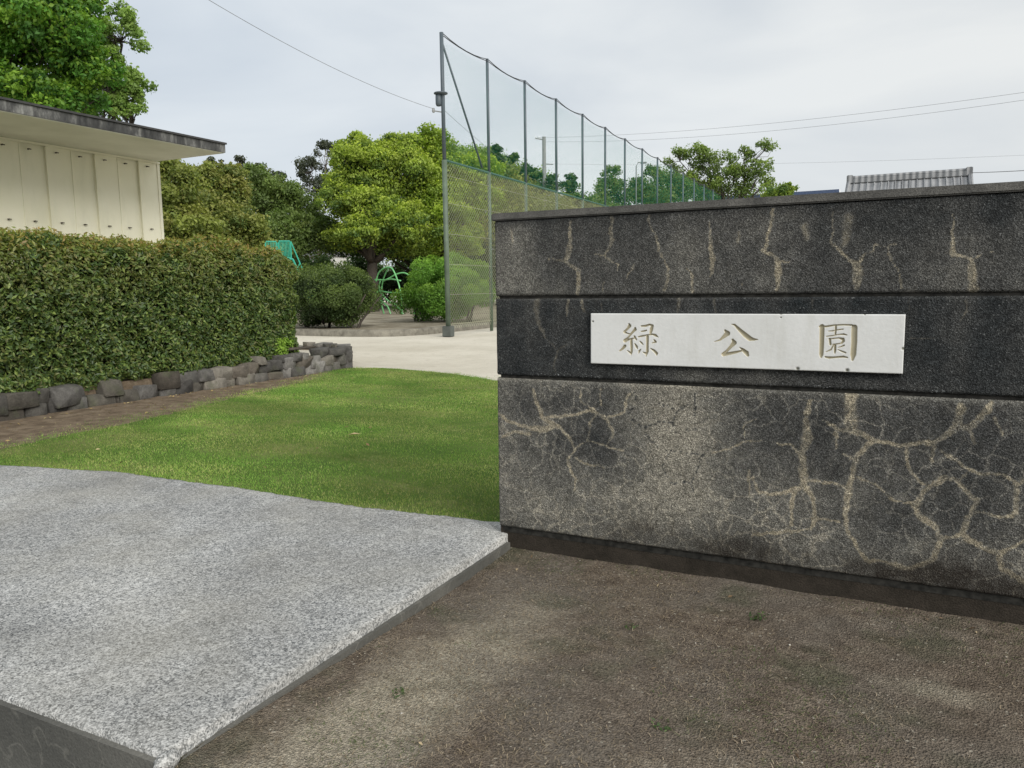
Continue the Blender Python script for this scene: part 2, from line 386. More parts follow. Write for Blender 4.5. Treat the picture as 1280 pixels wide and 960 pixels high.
# dry grass bits lying on the dirt (nobody could count them)
r = np.random.default_rng(21); N0 = 90000
x = r.uniform(SL+.03, 3.2, N0); y = 1.40+2.31*r.random(N0)**1.0
keep = fbm(x, y, 2.4, 8)+.25*fbm(x, y, 14, 3)+.12*(x < -1.0) > r.uniform(.35, .95, N0); x = x[keep]; y = y[keep]
k = len(x); L = r.uniform(.006, .026, k)*np.where(r.random(k) < .03, 1.6, 1); th = r.uniform(0, 2*PI, k); w0 = r.uniform(.0004, .0010, k); up = r.uniform(-.05, .22, k)
z = dirt_z(x, y)+.002
d = np.stack([np.cos(th), np.sin(th), up], 1); sd_ = np.stack([-np.sin(th), np.cos(th), 0*th], 1)
P = np.stack([x, y, z], 1); bend = np.stack([0*th, 0*th, L*.15], 1)
V = np.stack([P-sd_*w0[:, None], P+sd_*w0[:, None], P+d*L[:, None]*.5+bend+sd_*w0[:, None], P+d*L[:, None]*.5+bend-sd_*w0[:, None], P+d*L[:, None]], 1).reshape(-1, 3)
q = np.arange(k)[:, None]*5
Fc = np.concatenate([q+[0, 1, 2], q+[0, 2, 3], q+[3, 2, 4]], 0)
cl_ = palette(k, [(.30, .24, .16), (.22, .175, .12), (.13, .10, .07), (.38, .31, .22), (.18, .14, .10)], r)
grn = (fbm(x, y, 2.1, 31) > .56) & (r.random(k) < .5); cl_[grn] = palette(int(grn.sum()), [(.07, .10, .03), (.10, .13, .05)], r)
tag(npmesh('dry_grass', V, Fc, STRAW, None, np.repeat(cl_, 5, 0)), kind='stuff')

def pebbles(name, x, y, z, s, cols, m, seed=0):
    r = np.random.default_rng(seed); k = len(x)
    O = np.array([(1, 0, 0), (0, 1, 0), (-1, 0, 0), (0, -1, 0), (0, 0, 1), (0, 0, -1)], float)
    V = np.stack([x, y, z], 1)[:, None]+O[None]*(s[:, None, None]*r.uniform(.5, 1.2, (k, 6, 1)))*np.array([1, 1, .6])
    f = np.array([(0, 1, 4), (1, 2, 4), (2, 3, 4), (3, 0, 4), (1, 0, 5), (2, 1, 5), (3, 2, 5), (0, 3, 5)])
    Fc = (np.arange(k)[:, None, None]*6+f[None]).reshape(-1, 3)
    return npmesh(name, V.reshape(-1, 3), Fc, m, None, np.repeat(cols, 6, 0), True)
n = NT('grit', .85, .2); n.col(n.attr('col')); GRIT = n.m
k = 2600; x = r.uniform(SL+.04, 3.0, k); y = r.uniform(1.41, 3.7, k); s = r.uniform(.0012, .0035, k)*np.where(r.random(k) < .02, 1.8, 1)
tag(pebbles('gravel', x, y, dirt_z(x, y)+.001, s, palette(k, [(.12, .10, .08), (.20, .17, .14), (.10, .08, .06), (.16, .14, .12), (.22, .20, .17)], r), GRIT), kind='stuff')

def weed(px, py, label, n_, s, seed):
    r = np.random.default_rng(seed); c = onz(px, py, .01); c[2] = dirt_z(c[0], c[1])
    th = r.uniform(0, 2*PI, n_); d = np.stack([np.cos(th), np.sin(th), r.uniform(.2, .9, n_)], 1)
    P = c+d*s*r.uniform(.25, 1, (n_, 1))*[1, 1, .55]
    o = leaves('weed', P, np.tile([0, 0, 1.], (n_, 1)), s*.5, palette(n_, [(.06, .10, .03), (.09, .13, .045), (.05, .08, .03)], r), LEAF, None, .38, .45, seed)
    tag(o, label, 'weed', 'small weeds in the dirt')
weed(500, 868, 'small green weed in the dirt beside the pavement slab edge', 26, .035, 1)
weed(948, 772, 'dark leafy weed in the dirt in front of the wall plinth', 34, .045, 2)
weed(788, 782, 'low weed rosette in the dirt beneath the carved sign', 22, .035, 3)
weed(826, 905, 'thin green weed sprig nearest the bottom edge of the dirt', 20, .035, 4)

r = np.random.default_rng(61); k = 46
x = r.uniform(SL+.1, 2.4, k); y = np.where(r.random(k) < .5, 3.66-r.exponential(.08, k), r.uniform(1.5, 3.6, k))
P = np.stack([x, y, dirt_z(x, y)+.008], 1)
tag(leaves('leaf_litter', P, np.tile([0, 0, 1.], (k, 1)), .026, palette(k, [(.24, .17, .10), (.16, .11, .07), (.34, .27, .17)], r), STRAW, None, .5, .4, 6), kind='stuff')
k = 70; x = r.uniform(SL+.06, 2.6, k); y = r.uniform(1.42, 3.68, k)
tag(pebbles('pebbles', x, y, dirt_z(x, y)+.002, r.uniform(.003, .007, k), palette(k, [(.30, .27, .22), (.22, .19, .16), (.45, .42, .37), (.16, .14, .12)], r), GRIT), kind='stuff')

# ---- lawn and dirt strip
n = NT('lawn_soil', .95, .1)
a = n.noise(.9, 5, .6, n.vmul(n.pos, (1, 1.8, 1)), .4); c = n.noise(45, 5, .75)
cc = n.ramp(a, [(.33, (.070, .125, .024)), (.5, (.095, .15, .032)), (.68, (.18, .20, .07))])
cc = n.mix(.6, cc, n.ramp(c, [(.3, .45), (.7, 1.2)]), 'MULTIPLY')
n.col(cc); n.bump(c, .02); LAWN = n.m
def P2(*pp): return [tuple(onz(*p)[:2]) for p in pp]
edgeL = P2((0, 566), (60, 552), (150, 535), (230, 516), (300, 498), (360, 485), (400, 474), (415, 465))
edgeF = P2((436, 462), (480, 462), (520, 465), (570, 470), (620, 478))
poly = [(-1.93, 3.87)]+[(-3.11, 3.82), (-5.3, 3.84), (-6.6, 3.62)]+edgeL+edgeF+[(-4.2, 10.0), (-1.5, 9.4), (4.5, 9.0), (4.5, 3.93), (-1.9, 3.93)]
poly = [(-6.9, 3.45) if p == (-6.6, 3.62) else p for p in poly]; poly[0] = (-1.93, 3.5); poly[1] = (-3.11, 3.5); poly[2] = (-5.3, 3.5); poly[-1] = (-1.93, 3.93)
poly_sheet('lawn', poly, .03, LAWN, jitter=.02, step=.06)
n = NT('strip_dirt', .97, .08)
b = n.noise(6, 6, .7); c = n.noise(70, 4, .7)
cc = n.ramp(b, [(.32, (.11, .082, .056)), (.52, (.185, .142, .10)), (.7, (.28, .225, .16))]); cc = n.mix(.7, cc, n.ramp(c, [(.3, .5), (.7, 1.2)]), 'MULTIPLY')
n.col(cc); n.bump(n.math('ADD', b, c), .015); STRIPM = n.m
poly_sheet('dirt_strip', [(-12, 2.5), (-6.2, 2.5)]+[(x+.9, y) for x, y in edgeL[:-3]]+[(x+.35, y) for x, y in edgeL[-3:-1]]+[(-8.95, 11.3), (-9.3, 11.4), (-12, 9)], .016, STRIPM, jitter=.03)

from_poly = np.array(poly)
def inside(x, y, P):
    c = np.zeros(len(x), bool); n_ = len(P)
    for i in range(n_):
        x0, y0 = P[i]; x1, y1 = P[(i+1) % n_]
        m = ((y0 > y) != (y1 > y)) & (x < (x1-x0)*(y-y0)/(y1-y0+1e-12)+x0); c ^= m
    return c
r = np.random.default_rng(33); N0 = 700000
y = 3.75+7.8*r.random(N0)**1.05; x = r.uniform(-9, 1.2, N0)
jx = x+(.45*(fbm(x, y, 3, 3)-.5)*2+.22*r.normal(size=N0))*(x < -5.5); jy = y+.10*(fbm(x, y, 5, 9)-.5)*2
m = inside(jx, jy, poly) & (x < -.16*y-.1)
backy = np.interp(x, [-14, -9, -6.4, -5.28, -4.06, -3.11, -2.06, SL], [3.5, 3.55, 3.6, 3.83, 3.85, 3.80, 3.885, 3.90])
m &= (y > backy+.012*r.normal(size=N0)) & ((x < -1.96) | (y > 3.93))
dens = .30+.9*fbm(x, y, 1.6, 14)
dl = np.clip((x+8.6-(y-4)*-.05)/1.2, 0, 1)
m &= r.random(N0) < dens
x = x[m]; y = y[m]; k = len(x)
far = y > 7.5; L = r.uniform(.010, .024, k)*(.75+.6*fbm(x, y, 2.2, 5)); th = r.uniform(0, 2*PI, k); w0 = r.uniform(.0014, .0026, k)*np.where(far, 1.5, 1.0)
lean = r.uniform(.15, 1.1, k)
P = np.stack([x, y, np.full(k, .028)], 1); d = np.stack([np.cos(th)*lean, np.sin(th)*lean, np.ones(k)], 1); d = unit(d)
th2 = r.uniform(0, 2*PI, k); s_ = np.stack([-np.sin(th2), np.cos(th2), 0*th], 1)*w0[:, None]
V = np.stack([P-s_, P+s_, P+d*L[:, None]], 1).reshape(-1, 3)
tone = fbm(x, y, 1.1, 22); dry = fbm(x*.7, y*1.6, 1.7, 40)+.15*r.normal(size=k)
cA = palette(k, [(.072, .145, .024), (.092, .165, .030), (.115, .185, .040)], r, .2); cB = palette(k, [(.21, .22, .07), (.30, .28, .13), (.16, .21, .05)], r, .2)
wd = np.clip((dry-.38)*3.6, 0, .92)[:, None]*(r.random((k, 1)) < .72)
cg = cA*(1-wd)+cB*wd; cg *= (.45+1.05*tone)[:, None]
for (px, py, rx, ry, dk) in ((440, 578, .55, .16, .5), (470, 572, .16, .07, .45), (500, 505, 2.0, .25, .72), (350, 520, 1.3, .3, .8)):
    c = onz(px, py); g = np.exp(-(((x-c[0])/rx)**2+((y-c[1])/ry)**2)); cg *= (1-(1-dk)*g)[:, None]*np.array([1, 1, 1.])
tag(npmesh('grass', V, np.arange(3*k).reshape(-1, 3), GRASSM, None, np.repeat(cg, 3, 0)), kind='stuff')

# fallen leaves on lawn and strip
r = np.random.default_rng(4); k = 170
yy = r.uniform(4.4, 10.5, k); xx = -8.95+r.exponential(.35, k)
fl = np.stack([xx, yy, np.full(k, .03)], 1)
fl2 = np.stack([r.uniform(-8.2, -2.5, 40), r.uniform(4.1, 10, 40), np.full(40, .055)], 1)
fl = np.concatenate([fl, fl2])
tag(leaves('fallen_leaves', fl, np.tile([0, 0, 1.], (len(fl), 1)), .04, palette(len(fl), [(.30, .22, .10), (.36, .30, .16), (.20, .13, .07)], r), STRAW, None, .5, .35, 9), kind='stuff')
c = onz(443, 552); o = leaves('dead_leaf', np.array([[c[0], c[1], .07]]), np.array([[0, 0, 1.]]), .12, np.array([[.5, .38, .22]]), STRAW, None, .5, .2, 4)
tag(o, 'curled pale tan leaf lying alone in the middle of the lawn', 'leaf')

# ================================================================== SIGN WALL
WY = 3.708; WX0 = -1.956; WX1 = 3.4
def ZX(crop, pts):
    (ox, oy), s = crop; res = []
    for p in pts:
        q = ony(ox+p[0]/s, oy+p[1]/s, WY); res.append((q[0], q[2], p[2]/s*mpp(q) if len(p) > 2 else .003))
    return res
A = ((610, 225), 3.765); B = ((940, 225), 3.765); C_ = ((610, 465), 3.765); D_ = ((940, 465), 3.047)
CR = []
for crop, k, L in ((A, 1, [
 [(387,195,12),(385,260,24),(380,330,30),(365,380,24),(400,410,18),(430,430,26),(425,480,26),(423,535,20)], [(275,372,4),(355,375,10)],
 [(583,175,22),(582,240,22),(583,290,22),(560,330,12),(550,355,14),(590,385,12),(615,400,10),(605,430,5)], [(500,352,3),(550,352,6)],
 [(685,398,10),(665,430,12),(650,465,6)], [(545,475,8),(542,520,10)],
 [(755,170,16),(760,215,14),(790,270,8),(800,330,14),(830,380,10),(850,420,14),(840,480,18),(828,525,12)],
 [(930,415,5),(960,440,14),(960,490,18),(960,525,16)], [(1045,205,8),(1045,280,20),(1055,340,30),(1055,420,22),(1053,460,8)], [(1200,490,6),(1200,520,8)],
 [(378,560,14),(372,620,14),(372,640,6)], [(440,565,20),(455,620,16)]]),
 (A, .6, [[(230,570,50),(230,650,40),(270,740,14),(320,790,12)], [(370,775,8),(330,795,12),(315,850,14),(315,930,12)], [(900,565,30),(890,620,20)], [(1060,565,24),(1070,620,20)], [(530,570,14),(535,620,12)],
   [(110,240,20),(115,290,18)], [(1180,250,30),(1180,290,26)]]),
 (B, 1, [
 [(95,140,12),(92,200,18),(75,260,16),(65,310,14),(50,340,22),(90,350,22),(125,385,24),(125,440,30),(118,515,24)], [(125,385,10),(190,380,6)],
 [(372,140,8),(380,200,10),(380,260,16),(370,285,10),(410,320,16),(460,375,14),(495,400,40),(497,450,48),(495,505,30)],
 [(505,385,24),(530,345,12),(570,335,8),(575,300,8),(640,320,8),(655,360,12),(685,420,10),(705,500,8)], [(640,315,7),(680,298,5)],
 [(945,160,10),(942,220,14),(950,290,20),(945,345,28),(985,360,14),(1030,375,20),(1035,430,40),(1040,510,54)],
 [(875,340,4),(940,345,8)], [(1045,360,8),(1120,340,5),(1160,350,3)]]),
 (B, .6, [[(1015,560,14),(1010,620,16),(985,660,12),(980,700,6)], [(245,220,50),(255,270,40)], [(455,180,70),(440,300,40)], [(280,560,16),(280,600,12)], [(740,750,16),(860,745,12)], [(740,560,10),(735,610,8)]]),
 (C_, .95, [
 [(215,85,18),(230,150,24),(260,215,26),(290,240,24),(340,260,22),(395,330,16),(405,370,16),(375,410,14),(385,460,18),(410,500,16),(405,560,8)],
 [(280,215,16),(380,205,16),(470,185,12),(505,190,14)], [(435,90,10),(435,140,12),(480,165,12),(510,190,16),(560,225,20),(585,280,16),(590,310,6)],
 [(530,80,8),(533,160,8)], [(510,195,14),(480,240,12),(470,320,12),(550,345,10),(640,375,10)], [(400,370,10),(440,340,8),(475,325,10)],
 [(560,220,8),(640,190,12),(660,110,14)], [(45,190,14),(90,230,18),(180,260,22),(250,270,30),(300,260,30)], [(60,310,10),(130,280,14),(200,290,16)],
 [(585,300,8),(560,340,8)], [(410,400,8),(450,430,12),(560,450,8)],
 [(1050,380,8),(1140,360,10),(1190,330,12),(1280,320,8)], [(1200,320,8),(1205,240,10),(1260,220,8)], [(1225,460,12),(1230,600,8)], [(1140,360,6),(1150,400,6)]]),
 (D_, .95, [
 [(220,110,20),(205,190,24),(215,250,36),(190,310,34),(195,380,36),(200,430,30),(235,490,18),(245,560,18),(225,600,10)],
 [(190,430,20),(155,470,20),(150,580,14)], [(195,430,16),(110,465,14),(30,460,12),(0,400,12)], [(100,275,10),(150,280,12),(180,310,10)],
 [(375,90,50),(375,190,54),(380,220,40)],
 [(275,180,10),(330,220,16),(400,230,24),(460,260,24),(400,320,26),(385,380,24),(370,440,26),(355,540,24),(360,600,18),(400,670,16),(440,720,16),(500,720,14),(600,750,22),(690,715,20),(720,640,24),(690,580,22),(630,545,26),(620,510,26),(660,450,22),(740,400,22)],
 [(460,260,18),(560,280,20),(700,265,26),(780,210,34),(800,130,34)], [(790,215,24),(830,215,24),(900,140,30),(915,120,20)],
 [(830,220,16),(850,270,12)], [(920,170,12),(955,240,10)], [(585,290,12),(595,360,12),(640,420,14),(670,435,10)],
 [(700,270,14),(680,340,14)], [(720,300,12),(800,350,16),(860,390,14),(960,385,14),(1010,430,18),(1000,540,22)],
 [(740,400,14),(790,420,16),(830,470,18),(860,490,20),(830,550,24),(800,620,24),(900,680,20),(940,690,22),(1030,650,14)],
 [(800,620,18),(720,635,14)], [(940,690,22),(950,750,24),(1036,800,20)], [(795,415,12),(820,385,12)], [(860,535,14),(930,550,14),(990,550,16)],
 [(215,415,14),(300,420,12),(360,440,14)], [(230,560,10),(330,570,10)], [(410,400,14),(470,430,12),(540,490,10),(610,500,12)],
 [(320,230,14),(320,290,8)], [(350,315,10),(385,330,14)], [(0,620,16),(100,610,14),(220,600,10)],
 [(1010,430,14),(1080,400,14),(1150,460,14),(1200,420,14)], [(1036,800,20),(1100,820,16),(1160,760,14)], [(1030,650,14),(1120,600,12),(1150,460,12)]])):
    for l in L: CR.append((k, ZX(crop, l)))
# the same kind of marks go on along the part of the wall past the picture's edge
r = np.random.default_rng(77)
for q in range(9):
    x = r.uniform(.75, 3.3); z = r.choice([1.75, .93]); l = [(x, z, .006)]
    for j in range(6): x += r.normal()*.04; z -= r.uniform(.03, .09); l.append((x, max(z, 1.42 if z > 1.3 else .2), r.uniform(.004, .018)))
    CR.append((.8, l))
DK = [(1, [(p[0], p[1], .004) for p in ZX(C_, l)]) for l in (
 [(660,200),(730,270),(800,230),(870,240),(890,180),(950,150)], [(730,290),(800,350),(860,370),(960,385),(1020,400)], [(860,520),(960,520),(975,570)],
 [(800,150),(860,165),(890,180)], [(870,240),(890,290),(980,270)], [(860,370),(820,440),(860,520)], [(1010,390),(990,450),(960,520)], [(690,90),(700,160),(660,200)], [(970,90),(975,180),(980,270)])]
def seg_dist(X, Z, pts, wk=1.):
    best = np.full(X.shape, -1.)
    for (x0, z0, w0), (x1, z1, w1) in zip(pts, pts[1:]):
        dx, dz = x1-x0, z1-z0; L2 = dx*dx+dz*dz+1e-12
        t = np.clip(((X-x0)*dx+(Z-z0)*dz)/L2, 0, 1)
        d = np.hypot(X-x0-t*dx, Z-z0-t*dz); w_ = (w0+(w1-w0)*t)*.5*wk
        best = np.maximum(best, 1-d/np.maximum(w_, 1e-4))
    return best     # >0 inside the stroke
def blob(X, Z, px, py, rx, ry, y=WY):
    c = ony(px, py, y); k = mpp(c); return np.exp(-(((X-c[0])/(rx*k))**2+((Z-c[2])/(ry*k))**2))
n = NT('weathered_wall', .92, .15)
at_ = n.attr('col'); tone = n.rgb(at_, 0); crack = n.rgb(at_, 1); stain = n.rgb(at_, 2)
v = n.rgb(n.voro(230, out='Color'), 0); sp = n.rgb(n.voro(170, out='Color'), 1); nz = n.noise(14, 6, .7); fine = n.noise(160, 3, .7)
dv = n.N.new('ShaderNodeVectorMath'); dv.operation = 'ADD'; nd = n.N.new('ShaderNodeTexNoise'); nd.inputs['Scale'].default_value = 7; nd.inputs['Detail'].default_value = 4; n.t.links.new(n.pos, nd.inputs['Vector'])
sc1 = n.vmul(nd.outputs['Color'], (.16, .16, .16)); n.t.links.new(n.pos, dv.inputs[0]); n.t.links.new(sc1, dv.inputs[1])
net = n.voro(9.5, 'DISTANCE_TO_EDGE', vec=dv.outputs[0]); hair = n.voro(10, 'DISTANCE_TO_EDGE', vec=dv.outputs[0])
low = n.ramp(n.sep(n.pos, 2), [(.93, 1.), (.96, 0.)]); low2 = n.math('MULTIPLY', low, n.ramp(n.noise(1.9, 3), [(.38, .25), (.6, 1.)]))
netm = n.math('MULTIPLY', n.ramp(n.math('ADD', net, n.math('MULTIPLY', fine, .045)), [(.034, 1.), (.085, 0.)]), low2)
cm = n.math('SUBTRACT', crack, n.math('ADD', n.math('MULTIPLY', fine, .36), n.math('MULTIPLY', v, .20))); cm = n.ramp(cm, [(.0, 0.), (.38, 1.)])
cmv = n.math('MULTIPLY', cm, n.ramp(n.noise(26, 4, .7), [(.32, .45), (.6, 1.)]))
tone2 = n.math('ADD', tone, n.math('ADD', n.math('MULTIPLY', cmv, .42), n.math('MULTIPLY', netm, .32)), True)
base = n.ramp(tone2, [(.0, (.012, .016, .018)), (.25, (.033, .035, .035)), (.5, (.072, .071, .066)), (.75, (.145, .139, .121)), (1., (.26, .24, .195))])
base = n.mix(1., base, n.ramp(v, [(0., .45), (.5, .9), (.9, 1.5), (1., 2.2)]), 'MULTIPLY')
base = n.mix(n.math('MULTIPLY', cmv, .6), base, (1.18, 1.08, .88), 'MULTIPLY')
midm = n.ramp(n.sep(n.pos, 2), [(.965, 0.), (.975, 1.), (1.39, 1.), (1.40, .12)])
spz = n.math('MULTIPLY', n.ramp(sp, [(.90, 0.), (.93, .8)]), n.math('MULTIPLY', midm, n.ramp(n.noise(5, 4, .7), [(.42, .05), (.62, 1.)])))
base = n.mix(spz, base, (.26, .27, .27)); base = n.mix(n.ramp(sp, [(.975, 0.), (.985, .4)]), base, (.22, .225, .22))
base = n.mix(.55, base, n.ramp(nz, [(.3, .5), (.7, 1.35)]), 'MULTIPLY')
hm = n.math('MULTIPLY', n.ramp(hair, [(.008, 1.), (.020, 0.)]), n.math('MULTIPLY', low, n.ramp(tone, [(.58, 0.), (.85, .6)])))
base = n.mix(hm, base, (.04, .038, .03))
base = n.mix(n.math('MULTIPLY', stain, n.ramp(fine, [(.3, .6), (.6, 1.)])), base, (.022, .018, .014))
n.col(base); n.bump(n.math('ADD', n.voro(230), n.math('MULTIPLY', n.noise(120, 2), .7)), .004, .9); WALLM = n.m
def wall_panel(name, z0, z1, kind, x0, parent):
    X = np.concatenate([np.arange(x0, .9, .007), np.arange(.9, WX1, .03), [WX1]]); Z = np.linspace(z0, z1, int((z1-z0)/.007)+1)
    XX, ZZ = np.meshgrid(X, Z, indexing='ij'); nz_ = len(Z)
    wx = XX+.009*(fbm(XX, ZZ, 26, 3)-.5)*2+.007*(fbm(XX, ZZ, 110, 33, 2)-.5)*2; wz = ZZ+.009*(fbm(XX, ZZ, 26, 8)-.5)*2+.007*(fbm(XX, ZZ, 110, 38, 2)-.5)*2
    crk = np.zeros_like(XX)
    for s, pts in CR:
        zs = [p[1] for p in pts]; xs_ = [p[0] for p in pts]
        m = (wx > min(xs_)-.06) & (wx < max(xs_)+.06) & (wz > min(zs)-.06) & (wz < max(zs)+.06)
        if not m.any(): continue
        v_ = np.clip(seg_dist(wx[m], wz[m], pts, 1.15 if kind == 'lower' else 1.1)*1.0+.30, 0, 1); v_ = np.where(v_ > .02, v_, 0)*s; crk[m] = np.maximum(crk[m], v_)
    st = np.zeros_like(XX)
    vert = fbm(XX, ZZ*.18, 9, 17); cl1 = fbm(XX, ZZ, 3.2, 19)
    if kind == 'upper':
        T = .46+.26*(vert-.5)+.30*(cl1-.5)+.22*blob(XX, ZZ, 645, 330, 45, 60)-.12*blob(XX, ZZ, 700, 300, 25, 60)-.12*blob(XX, ZZ, 1180, 270, 120, 22)+.10*blob(XX, ZZ, 850, 310, 60, 45)
        T += .05*np.clip((z1-.05-ZZ)/.3, 0, 1)-.10*np.clip((ZZ-z1+.05)/.05, 0, 1)  # soft shadow under the coping painted as a darker top band
    elif kind == 'middle':
        T = .22+.36*(vert-.5)+.22*(cl1-.5)+.22*blob(XX, ZZ, 900, 470, 130, 14)+.12*blob(XX, ZZ, 1060, 480, 200, 10)+.12*blob(XX, ZZ, 665, 400, 18, 40)+.10*np.clip((ZZ-z1+.02)/.02, 0, 1)  # last term paints the top lip lighter, as if lit
    else:
        T = .72+.26*(cl1-.5)+.10*(vert-.5)
        for (px, py, rx, ry, a_) in ((655,505,22,22,-.30),(695,500,26,18,-.36),(752,500,30,28,-.40),(725,535,32,24,-.36),(748,550,26,26,-.34),(755,575,38,26,-.34),(700,560,22,22,-.28),(700,600,25,30,-.14),
            (790,560,22,40,-.18),(655,560,20,20,-.1),(840,535,55,60,.30),(850,610,70,45,.14),(770,630,70,30,.10),(650,620,30,40,.02),(925,510,40,30,-.24),(940,560,45,40,-.32),(975,520,40,50,-.30),(900,590,30,30,-.12),
            (1030,520,40,40,-.24),(1030,570,45,40,-.24),(1110,590,70,70,-.30),(1140,520,70,30,-.34),(1100,660,60,40,-.26),(1180,600,50,60,-.34),(1240,530,50,40,-.30),(1260,590,50,50,-.30),(1230,660,50,40,-.28),(1060,545,18,30,.12),(1075,620,16,40,.10),(1010,640,50,30,.0),(960,640,60,30,.03)):
            T += (.66*a_ if a_ < 0 else a_*.8)*blob(XX, ZZ, px, py, rx, ry)
        T += np.where(XX > .62, -.16, 0)
        for s, pts in DK:
            T -= .55*np.clip(seg_dist(wx, wz, pts)*1.5+.6, 0, 1)
        e_ = np.clip(1-(ZZ-z0)/(.10+.10*(fbm(XX, XX*0, 6, 2)-.35)), 0, 1)
        st = .75*np.clip(e_*1.6, 0, 1)*np.clip((XX+1.75)/.4, 0, 1)*(fbm(XX, ZZ, 9, 5)*1.7-.15)
        for (px, py, rx, ry, a_) in ((795, 657, 35, 14, .6), (930, 680, 60, 20, .7), (1190, 722, 40, 30, .8), (1260, 740, 50, 40, .6), (1110, 712, 60, 18, .7), (640, 655, 12, 5, .6)): st += a_*blob(XX, ZZ, px, py, rx, ry)*(fbm(XX, ZZ, 20, 5)+.3)
        T += .12*np.clip((ZZ-z1+.03)/.03, 0, 1)  # light caught by the chamfered top edge, painted into the tone
    T = T+.16*(fbm(XX, ZZ, 12, 30)-.5)+.12*(fbm(XX, ZZ, 40, 31)-.5)
    YY = np.full_like(XX, WY)+.0022*(fbm(XX, ZZ, 45, 4)-.5)
    bev = .010
    for arr, lim in ((ZZ-z0, bev), (z1-ZZ, bev), (XX-x0, bev)): YY += np.clip(1-arr/lim, 0, 1)**2*bev*(.8+.5*vnoise(XX, ZZ, 25, 2))
    V = np.stack([XX, YY, ZZ], -1).reshape(-1, 3); nx = len(X)
    cols = np.stack([np.clip(T, 0, 1), np.clip(crk, 0, 1), np.clip(st, 0, 1)], -1).reshape(-1, 3)
    i, j = np.meshgrid(np.arange(nx-1), np.arange(nz_-1), indexing='ij'); a = (i*nz_+j).ravel()
    Fc = np.stack([a, a+nz_, a+nz_+1, a+1], 1)
    # side, top, bottom and back
    ring = np.concatenate([np.arange(nx)*nz_, (nx-1)*nz_+np.arange(1, nz_), (np.arange(nx-1)[::-1])*nz_+nz_-1, np.arange(1, nz_-1)[::-1]])
    Bk = V[ring].copy(); Bk[:, 1] = WY+.20; o = len(V); m_ = len(ring); q = np.arange(m_); q2 = (q+1) % m_
    V = np.concatenate([V, Bk]); Fc = np.concatenate([Fc, np.stack([ring[q2], ring[q], o+q, o+q2], 1)]); cols = np.concatenate([cols, cols[ring]])
    ob = npmesh(name, V, Fc, WALLM, parent, cols)
    return ob
wall = empty('sign_wall', (WX0, WY+.1, 0), 'dark weathered aggregate concrete wall with pale branching crack marks at the park entrance', 'wall')
wall_panel('lower_panel', .133, .962, 'lower', WX0, wall)
wall_panel('middle_panel', .978, 1.388, 'middle', WX0, wall)
wall_panel('upper_panel', 1.402, 1.797, 'upper', WX0, wall)
n = NT('wall_core', .95, .1); n.col(n.ramp(n.noise(30, 4), [(.3, (.012, .012, .011)), (.7, (.045, .043, .038))])); COREM = n.m
MB().box((WX0+.02, WY+.014, .1), (WX1-.01, WY+.185, 1.80)).build('core', COREM, wall)
n = NT('plinth_concrete', .95, .1)
f = n.noise(8, 6, .7); g = n.noise(130, 3)
cc = n.ramp(f, [(.3, (.022, .019, .015)), (.7, (.052, .043, .034))]); cc = n.mix(.6, cc, n.ramp(g, [(.3, .5), (.7, 1.3)]), 'MULTIPLY'); n.col(cc); n.bump(g, .004); PLM = n.m
MB().box((WX0+.004, WY+.016, -.12), (WX1-.01, WY+.19, .134)).build('plinth', PLM, wall)
n = NT('coping_concrete', .9, .2)
f = n.noise(7, 6, .7); g = n.rgb(n.voro(260, out='Color'), 0)
cc = n.ramp(f, [(.3, (.060, .059, .055)), (.7, (.135, .130, .118))]); cc = n.mix(.6, cc, n.ramp(g, [(.0, .5), (.9, 1.35)]), 'MULTIPLY'); n.col(cc); n.bump(n.noise(150, 3), .004, .8); COPM = n.m
MB().box((WX0-.012, WY-.014, 1.797), (WX1+.01, WY+.215, 1.836), .006).build('coping', COPM, wall)

# ---- carved sign plaque
SY = WY-.026
def GL(o, s, strokes): # stroke points from the photograph's lettering
    res = []
    for st in strokes:
        l = []
        for p in st:
            q = ony(o[0]+p[0]/s, o[1]+p[1]/s, SY); l.append((q[0], q[2], p[2]/s*mpp(q)))
        res.append(l)
    return res
G1 = GL((770, 396), 17.45, [
 [(285,165,50),(295,200,80),(250,265,52),(180,330,50)], [(180,338,45),(250,365,30),(320,388,35)], [(415,245,45),(415,280,72),(385,310,55),(330,370,45),(265,455,40),(190,520,72)],
 [(190,530,72),(300,490,35),(400,465,30)], [(400,430,45),(440,500,40)], [(330,500,62),(335,650,62),(337,770,52),(325,845,10)], [(245,735,22),(325,800,52)],
 [(190,640,72),(140,700,50),(75,748,25)], [(410,590,28),(445,650,58),(462,690,36)],
 [(550,205,36),(640,203,50),(730,172,42),(790,200,66),(770,275,78),(750,360,55)], [(545,322,24),(600,316,36),(660,300,34)],
 [(485,440,28),(560,425,42),(680,398,30),(800,385,40),(860,408,60),(915,445,22)], [(682,430,68),(682,600,60),(680,760,66),(652,870,15)], [(585,772,20),(650,802,56)],
 [(518,538,25),(555,572,45),(588,610,22)], [(540,708,20),(505,752,50),(492,802,18)], [(828,508,36),(865,550,48),(785,575,20)], [(755,695,25),(830,742,58),(885,800,66),(882,832,36)]])
G2 = GL((890, 396), 17.45, [
 [(285,300,50),(335,365,118),(250,440,72),(170,510,40),(50,545,15)], [(420,165,15),(490,178,48),(600,290,78),(720,400,108),(820,478,108),(905,497,62),(1000,500,18)],
 [(448,505,55),(482,570,108),(410,650,70),(320,750,60),(245,820,88)], [(245,830,78),(400,800,68),(520,775,58),(640,745,40)], [(600,670,20),(680,730,78),(750,790,98),(778,840,66)]])
